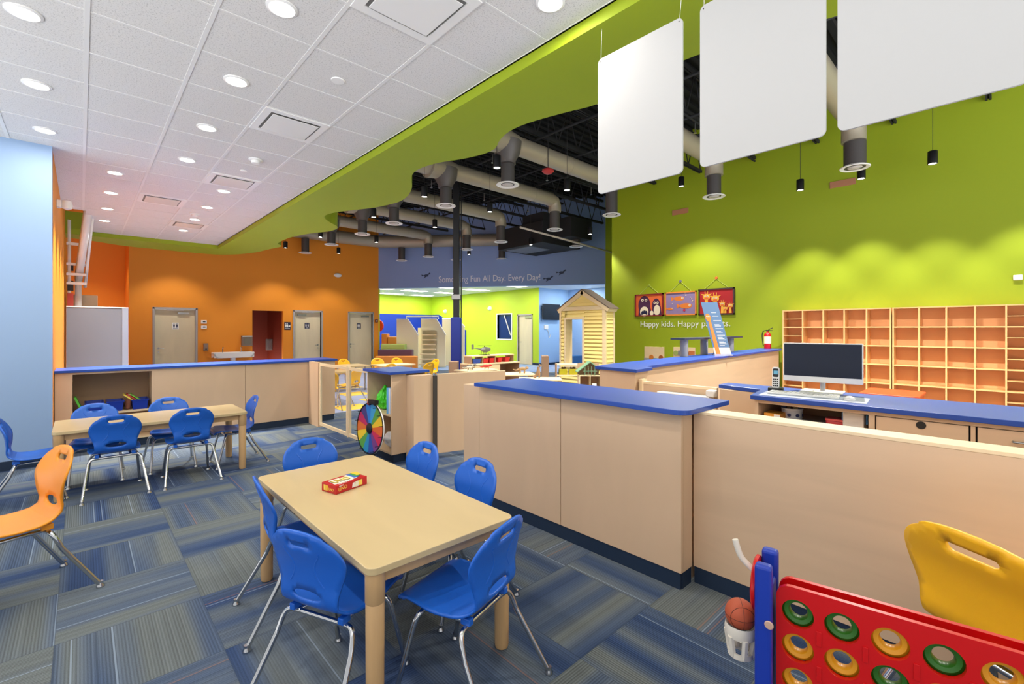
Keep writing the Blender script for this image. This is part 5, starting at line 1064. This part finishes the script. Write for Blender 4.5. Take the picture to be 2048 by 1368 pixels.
def beast(x,y,z,rot,c,s,lab,upright=False,name='toy_dinosaur'):
    t = thing(name, lab, 'toy', (x,y,z), rot); mm = mat('beast_%d_%d'%(c[0],c[1]),c,0.6)
    b = MB()
    if upright:
        b.tube([tuple(q*s for q in p) for p in smoothpath([(-0.11,0,0.015),(-0.08,0,0.04),(-0.03,0,0.10),(0.0,0,0.18),(0.0,0,0.27)],4)],0.035*s,mm,12); b.lathe([(0,0),(0.03*s,0.02*s),(0.032*s,0.05*s),(0.0,0.09*s)],mm,c=(0,0,0),n=12,T=Matrix.Translation((0.0,0,0.30*s))@Matrix.Rotation(PI/2,4,'Y')); b.lathe([(0.0,0.05*s),(0.05*s,0.08*s),(0.052*s,0.13*s),(0.035*s,0.2*s),(0,0.22*s)],mm,n=14)
        L = [(0.02,0.04),(0.02,-0.04)]
    else:
        b.tube([tuple(q*s for q in p) for p in smoothpath([(-0.30,0,0.14),(-0.2,0,0.10),(-0.1,0,0.13)],4)],0.006*s,mm,10,r2=0.035*s)
        b.lathe([(0,-0.12*s),(0.04*s,-0.09*s),(0.058*s,0.0),(0.045*s,0.09*s),(0.03*s,0.13*s)],mm,n=14,T=Matrix.Translation((0,0,0.14*s))@Matrix.Rotation(PI/2,4,'Y'))
        b.lathe([(0,0.10*s),(0.038*s,0.12*s),(0.045*s,0.16*s),(0.02*s,0.21*s),(0,0.22*s)],mm,n=12,T=Matrix.Translation((0,0,0.165*s))@Matrix.Rotation(PI/2,4,'Y'))
        L = [(-0.07,0.035),(-0.07,-0.035),(0.07,0.035),(0.07,-0.035)]
    b.build('body', t)
    for (lx,ly) in L: MB().tube([(lx*s,ly*s,0.13*s),(lx*s+0.01*s,ly*s*1.1,0.06*s),(lx*s,ly*s*1.15,0.0)],0.018*s,mm,8,r2=0.012*s).build('leg', t)
beast(6.17,6.33,0.69,-0.5,(150,120,80),0.62,'brown four-legged toy dinosaur with a long tail on the small left table')
beast(5.98,5.72,0.66,-0.9,(140,110,80),0.75,'brown toy dinosaur standing upright on the small right table',True)
beast(5.86,7.02,0.74,-0.7,(190,40,34),0.5,'red toy dinosaur at the right end of the low animal table')
beast(5.60,7.2,0.74,-0.6,(110,104,96),0.55,'grey toy animal in the middle of the low animal table',name='toy_animal')
beast(5.45,7.05,0.74,-0.8,(200,190,170),0.45,'pale toy animal at the left of the low animal table',name='toy_animal')
# right toy shelf with yellow-green tubs, dollhouse
t = thing('toy_shelf', 'open wooden toy shelf with olive tubs in front of the playhouse', 'shelf', (6.80,6.02,0), -0.75)
for z in (0.15,0.42,0.64,0.85): box('shelf', t, 0.0,0.50,0,0.25,z-0.02,z,W2)
for x in (0.0,0.485): box('upright', t, x,x+0.015,-0.005,0.255,0.0,0.86,W2D)
for i,(x,l) in enumerate(((0.14,'left olive tub of toys on the shelf before the playhouse'),(0.34,'right olive tub of toys on the shelf before the playhouse'))):
    q = thing('toy_tub', l, 'tub', (6.80+Rv.x*x+Fv.x*0.1, 6.02+Rv.y*x+Fv.y*0.1, 0.641), -0.75); MB().prism(rrect(-0.08,0.08,-0.07,0.07,0.015,3),0,0.11,mat('tub_olive',(176,166,30),0.4)).build('tub_body', q, bevel=0.004)
    m = MB(); random.seed(i)
    for k in range(6): m.lathe([(0,0),(0.02,0.01),(0.022,0.03),(0,0.045)],mat('tub_toys',(90,60,40),0.6),c=(random.uniform(-0.05,0.05),random.uniform(-0.04,0.04),0.105),n=8)
    m.build('toys', q)
t = thing('dollhouse', 'wooden dollhouse with a green shingled roof beside the blue counter', 'dollhouse', (6.62,5.30,0), -0.75)
for z in (0.12,0.42,0.68): box('floor_board', t, 0,0.40,0,0.25,z,z+0.015,W2)
for x in (0.0,0.19,0.388): box('wall_board', t, x,x+0.012,0,0.25,0.135,0.679,W2)
box('back_board', t, 0.0,0.40,0.25,0.262,0.0,0.9,W2D)
for x in (0.02,0.36): box('table_leg', t, x,x+0.03,0.02,0.05,0,0.119,W2D)
GR=mat('roof_green',(110,150,116),0.6)
for s in (-1,1): MB().prism([(0.2,0.95),(0.2+s*0.24,0.76),(0.2+s*0.24,0.745),(0.2,0.932)],-0.26,0.0,GR,T=FY((0,0,0))).build('roof', t)
m = MB()
for x in (0.1,0.16,0.22,0.28): m.box(x-0.004,x+0.004,-0.005,0.005,0.695,0.86,GR)
m.box(0.06,0.32,-0.005,0.005,0.77,0.778,GR); m.build('window_grid', t)
m = MB(); m.box(0.05,0.12,0.05,0.12,0.436,0.5,mat('doll_red',(170,70,40),0.5)); m.build('doll_furniture', t); MB().box(0.24,0.32,0.05,0.12,0.436,0.54,M_WHITE).build('doll_furniture', t); MB().box(0.06,0.14,0.05,0.12,0.136,0.24,mat('doll_orange',(200,110,60),0.5)).build('doll_furniture', t); MB().box(0.26,0.3,0.05,0.1,0.136,0.3,M_BLACK).build('doll_furniture', t)
o = MB().box(0,0.16,0,0.4,0,0.87,W2D).build('wooden_cabinet',bevel=0.005); o.location=(8.35,7.85,0); o.rotation_euler=(0,0,-0.75); tag(o,'narrow tan cabinet standing left of the playhouse','cabinet')
o = MB().box(0,0.2,0,0.3,0,0.80,W2D).build('wooden_cabinet',bevel=0.005); o.location=(6.08,8.62,0); o.rotation_euler=(0,0,-0.75); tag(o,'tan cabinet just left of the padded column foot','cabinet')

# far tables and yellow chairs
yc = make_chair(M_CHYELLOW, 'yellow chair', 0.98, 'yellow chairs in the dining area')
YC = [(5.20,12.0,PI+0.2,'farthest left yellow chair, behind the light dining table'),(3.45,8.85,-0.3,'nearest yellow chair seen through the clear gate, its back to us'),(4.05,9.25,0.5,'yellow chair right behind the nearest one, seen through the second clear panel'),(5.98,11.75,PI-0.2,'yellow chair behind the middle dining table, left'),(6.5,11.52,PI+0.1,'yellow chair behind the middle dining table, right'),(5.25,10.0,0.2,'yellow chair in front of the middle dining table, above the tower top'),(6.8,10.5,PI/2,'yellow chair left of the column, above the tower top'),(6.15,9.75,0.2,'rightmost yellow chair above the tower top near the column')]
for i,(x,y,r,l) in enumerate(YC):
    if i == 0: yc.location=(x,y,0); yc.rotation_euler=(0,0,r); yc['label']=l
    else: dup(yc,(x,y,0),r,l)
def far_table(x,y,w,d,lab):
    t = thing('dining_table', lab, 'table', (x,y,0), 0.0)
    MB().prism(rrect(-w/2,w/2,-d/2,d/2,0.08,5),0.60,0.63,M_TABLE).build('tabletop', t)
    for sx in (-1,1):
        for sy in (-1,1): MB().lathe([(0.02,0),(0.02,0.599)],M_STEEL,c=(sx*(w/2-0.1),sy*(d/2-0.1),0),n=10).build('leg', t)
far_table(4.9,11.35,0.9,0.75,'light dining table with yellow chairs behind the clear gate'); far_table(5.9,10.85,1.0,0.7,'light dining table showing above the tower top')
far_table(3.9,9.95,0.8,0.7,'near light dining table behind the clear gate')
for i,(x,y,w,d,l) in enumerate(((4.45,9.1,0.6,0.6,'nearest yellow carpet square behind the clear gate'),(4.45,10.3,0.6,0.6,'middle yellow carpet square behind the clear gate'),(3.6,8.5,0.6,0.6,'yellow carpet square beside the storage counter end'),(4.9,11.6,0.6,0.6,'farthest yellow carpet square behind the clear gate'))):
    tag(MB().box(x,x+w,y,y+d,0.0005,0.004,mat('carpet_yellow',(226,190,70),0.95)).build('carpet_square'),l,'carpet')
tag(MB().prism([(-0.23,8.4),(6.6,8.4),(6.6,9.8),(8.4,9.8),(8.4,16.5),(-0.23,16.5)],0.0002,0.0005,mat('dining_floor',(140,150,180),0.9,noise=((2,2,2),0.08))).build('floor_dining'),'','')  # pale floor extended unseen behind the storage counter to bounce light upward
o = bpy.data.objects['floor_dining']; del o['label']; del o['category']; struct(o)

# ================================================================== GIANT FOUR IN A ROW
E_ = Vector((0.166,-0.986,0)).normalized(); P0 = Vector((1.489,0.457,0))
rz_ = math.atan2(E_.y, E_.x)
t = thing('connect_game', 'big red standing four-in-a-row game with green and yellow ring discs', 'game', P0, rz_)   # local x along the board, -y faces the camera? 
# local frame: x = along board (E_), y = left normal
PT = 0.1005; PV = 0.0955; R0 = 0.039; ZT = 0.805; BW = 0.745; ZB = 0.20
nrm_side = -1
hol = [[(0.052+PT*i+R0*math.cos(2*PI*k/28), 0.072+PV*j+R0*math.sin(2*PI*k/28)) for k in range(28)] for i in range(7) for j in range(6)]
outl4 = [(x, y) for x,y in rrect(0.0,BW,0.0,ZT-ZB,0.035,6)]
for yy in (-0.026, 0.026):
    (vs,fs), = shell(outl4, [[(x,y) for x,y in h] for h in hol], lambda s,q,yy=yy: (s, yy, ZT-q), 0.014, 0.03)
    o = shell_obj('grid_board', vs, fs, M_RED, t)
    for p in o.data.polygons: p.use_smooth = False
    bv = o.modifiers.new('bevel','BEVEL'); bv.width = 0.003; bv.segments = 3; bv.limit_method = 'ANGLE'; bv.angle_limit = 0.9
m = MB()
for i in range(8):
    x = 0.052+PT*(i-0.5)
    if 0 < x < BW: m.box(x-0.003,x+0.003,-0.0185,0.0185,ZB+0.02,ZT-0.06,M_RED)
for i in range(6): m.box(0.052+PT*(i+0.5)-0.008,0.052+PT*(i+0.5)+0.008,-0.037,-0.0335,ZT-0.125,ZT-0.09,mat('red_groove',(150,8,12),0.4)) if False else None
m.build('spacer', t)
for i in range(6):
    for j in range(5):
        x = 0.052+PT*(i+0.5); z = ZT-0.072-PV*(j+0.5); MB().box(x-0.006,x+0.006,-0.036,-0.0335,z-0.02,z+0.02,M_RED).build('raised_rib', t, bevel=0.001)
grid = ['GGYGYGY','YYGYGYG','YGYYGGY','GYGYYGY','YGYGGYG','GGYYGYY']
dp = {}
for j in range(6):
    for i in range(7):
        c = grid[j][i]; x = 0.052+PT*i; z = ZT-0.072-PV*j
        md = M_DGREEN if c == 'G' else M_YDISC
        pr = [(0.021,-0.008),(0.024,-0.014),(0.034,-0.016),(0.043,-0.010),(0.044,0.0),(0.043,0.010),(0.034,0.016),(0.024,0.014),(0.021,0.008),(0.021,-0.008)]
        w_ = P0 + E_*x
        lab = '%s ring disc, column %s, row %s of the red game' % ('green' if c=='G' else 'yellow', ['one','two','three','four','five','six','seven'][i], ['one','two','three','four','five','six'][j])
        if c not in dp:
            o = MB().lathe(pr, md, n=32).build('ring_disc'); dp[c] = o
        else: o = dp[c].copy(); C.objects.link(o)
        o.matrix_world = Matrix.Translation((w_.x,w_.y,z)) @ Matrix.Rotation(rz_,4,'Z') @ Matrix.Rotation(PI/2,4,'X')
        tag(o, lab, 'game disc', 'ring discs in the red game')
# blue end frames
def endframe(x):
    m = MB(); m.box(x-0.022,x+0.022,-0.075,-0.040,0.0,0.86,M_BLUEP); m.box(x-0.022,x+0.022,0.040,0.075,0.0,0.86,M_BLUEP); m.box(x-0.018,x+0.018,-0.045,0.045,0.05,0.79,M_BLUEP); m.build('end_frame', t, bevel=0.010, seg=3)
    MB().box(x-0.03,x+0.03,-0.24,0.24,0.0,0.045,M_BLUEP).build('foot', t, bevel=0.012, seg=3)
endframe(-0.028); endframe(BW+0.028)
for y in (-0.0765,): MB().lathe([(0.012,0),(0.010,0.003),(0,0.0035)],mat('bolt_tan',(196,160,140),0.4),n=14,T=plane((-0.012,y,0.70),(1,0,0),(0,0,1))).build('bolt', t)
MB().lathe([(0.075,0),(0.078,0.008),(0.072,0.012),(0,0.012)],M_RED,n=28,T=plane((-0.051,0.01,0.77),(0,-1,0),(0,0,1)) @ Matrix.Identity(4)).build('hoop_board', t)
IV = mat('ivory_plastic',(214,206,192),0.4)
MB().tube(smoothpath([(-0.05,0.0,0.80),(-0.075,0.0,0.815),(-0.10,0.0,0.84),(-0.115,0.0,0.885)],6),0.009,IV,10).build('ball_hook', t)
m = MB(); bx = -0.100; m.lathe([(0.042,0.60),(0.045,0.62),(0.042,0.635),(0.037,0.63),(0.036,0.60),(0.042,0.60)],IV,c=(bx,0,0),n=24)
for k in range(6): a = k*PI/3; m.tube([(bx+0.039*math.cos(a),0.039*math.sin(a),0.605),(bx+0.03*math.cos(a),0.03*math.sin(a),0.545)],0.009,IV,6)
m.lathe([(0.030,0.535),(0.036,0.54),(0.036,0.555),(0.030,0.555),(0.030,0.535)],IV,c=(bx,0,0),n=24); m.build('ball_cup', t)
bw = P0+E_*bx
t2 = thing('basketball', 'small orange basketball resting in the ivory cup of the red game', 'ball', (bw.x,bw.y,0.662), 0.6)
MB().lathe([(0.0435*math.sin(PI*i/20),-0.0435*math.cos(PI*i/20)) for i in range(21)],mat('ball_orange',(176,78,44),0.55,bump=(900,0.3)),n=36).build('ball_skin', t2)
m = MB()
def gc(f_): return [f_(2*PI*i/40) for i in range(41)]
rb = 0.0437
m.tube(gc(lambda a:(rb*math.cos(a),rb*math.sin(a),0)),0.0006,M_BLACK,5,cap=False); m.tube(gc(lambda a:(rb*math.cos(a),0,rb*math.sin(a))),0.0006,M_BLACK,5,cap=False)
for s in (-1,1):
    m.tube(gc(lambda a:(s*rb*0.62*1.0+s*0*a, rb*0.785*math.cos(a), rb*0.785*math.sin(a))),0.0006,M_BLACK,5,cap=False)
m.build('seam', t2)
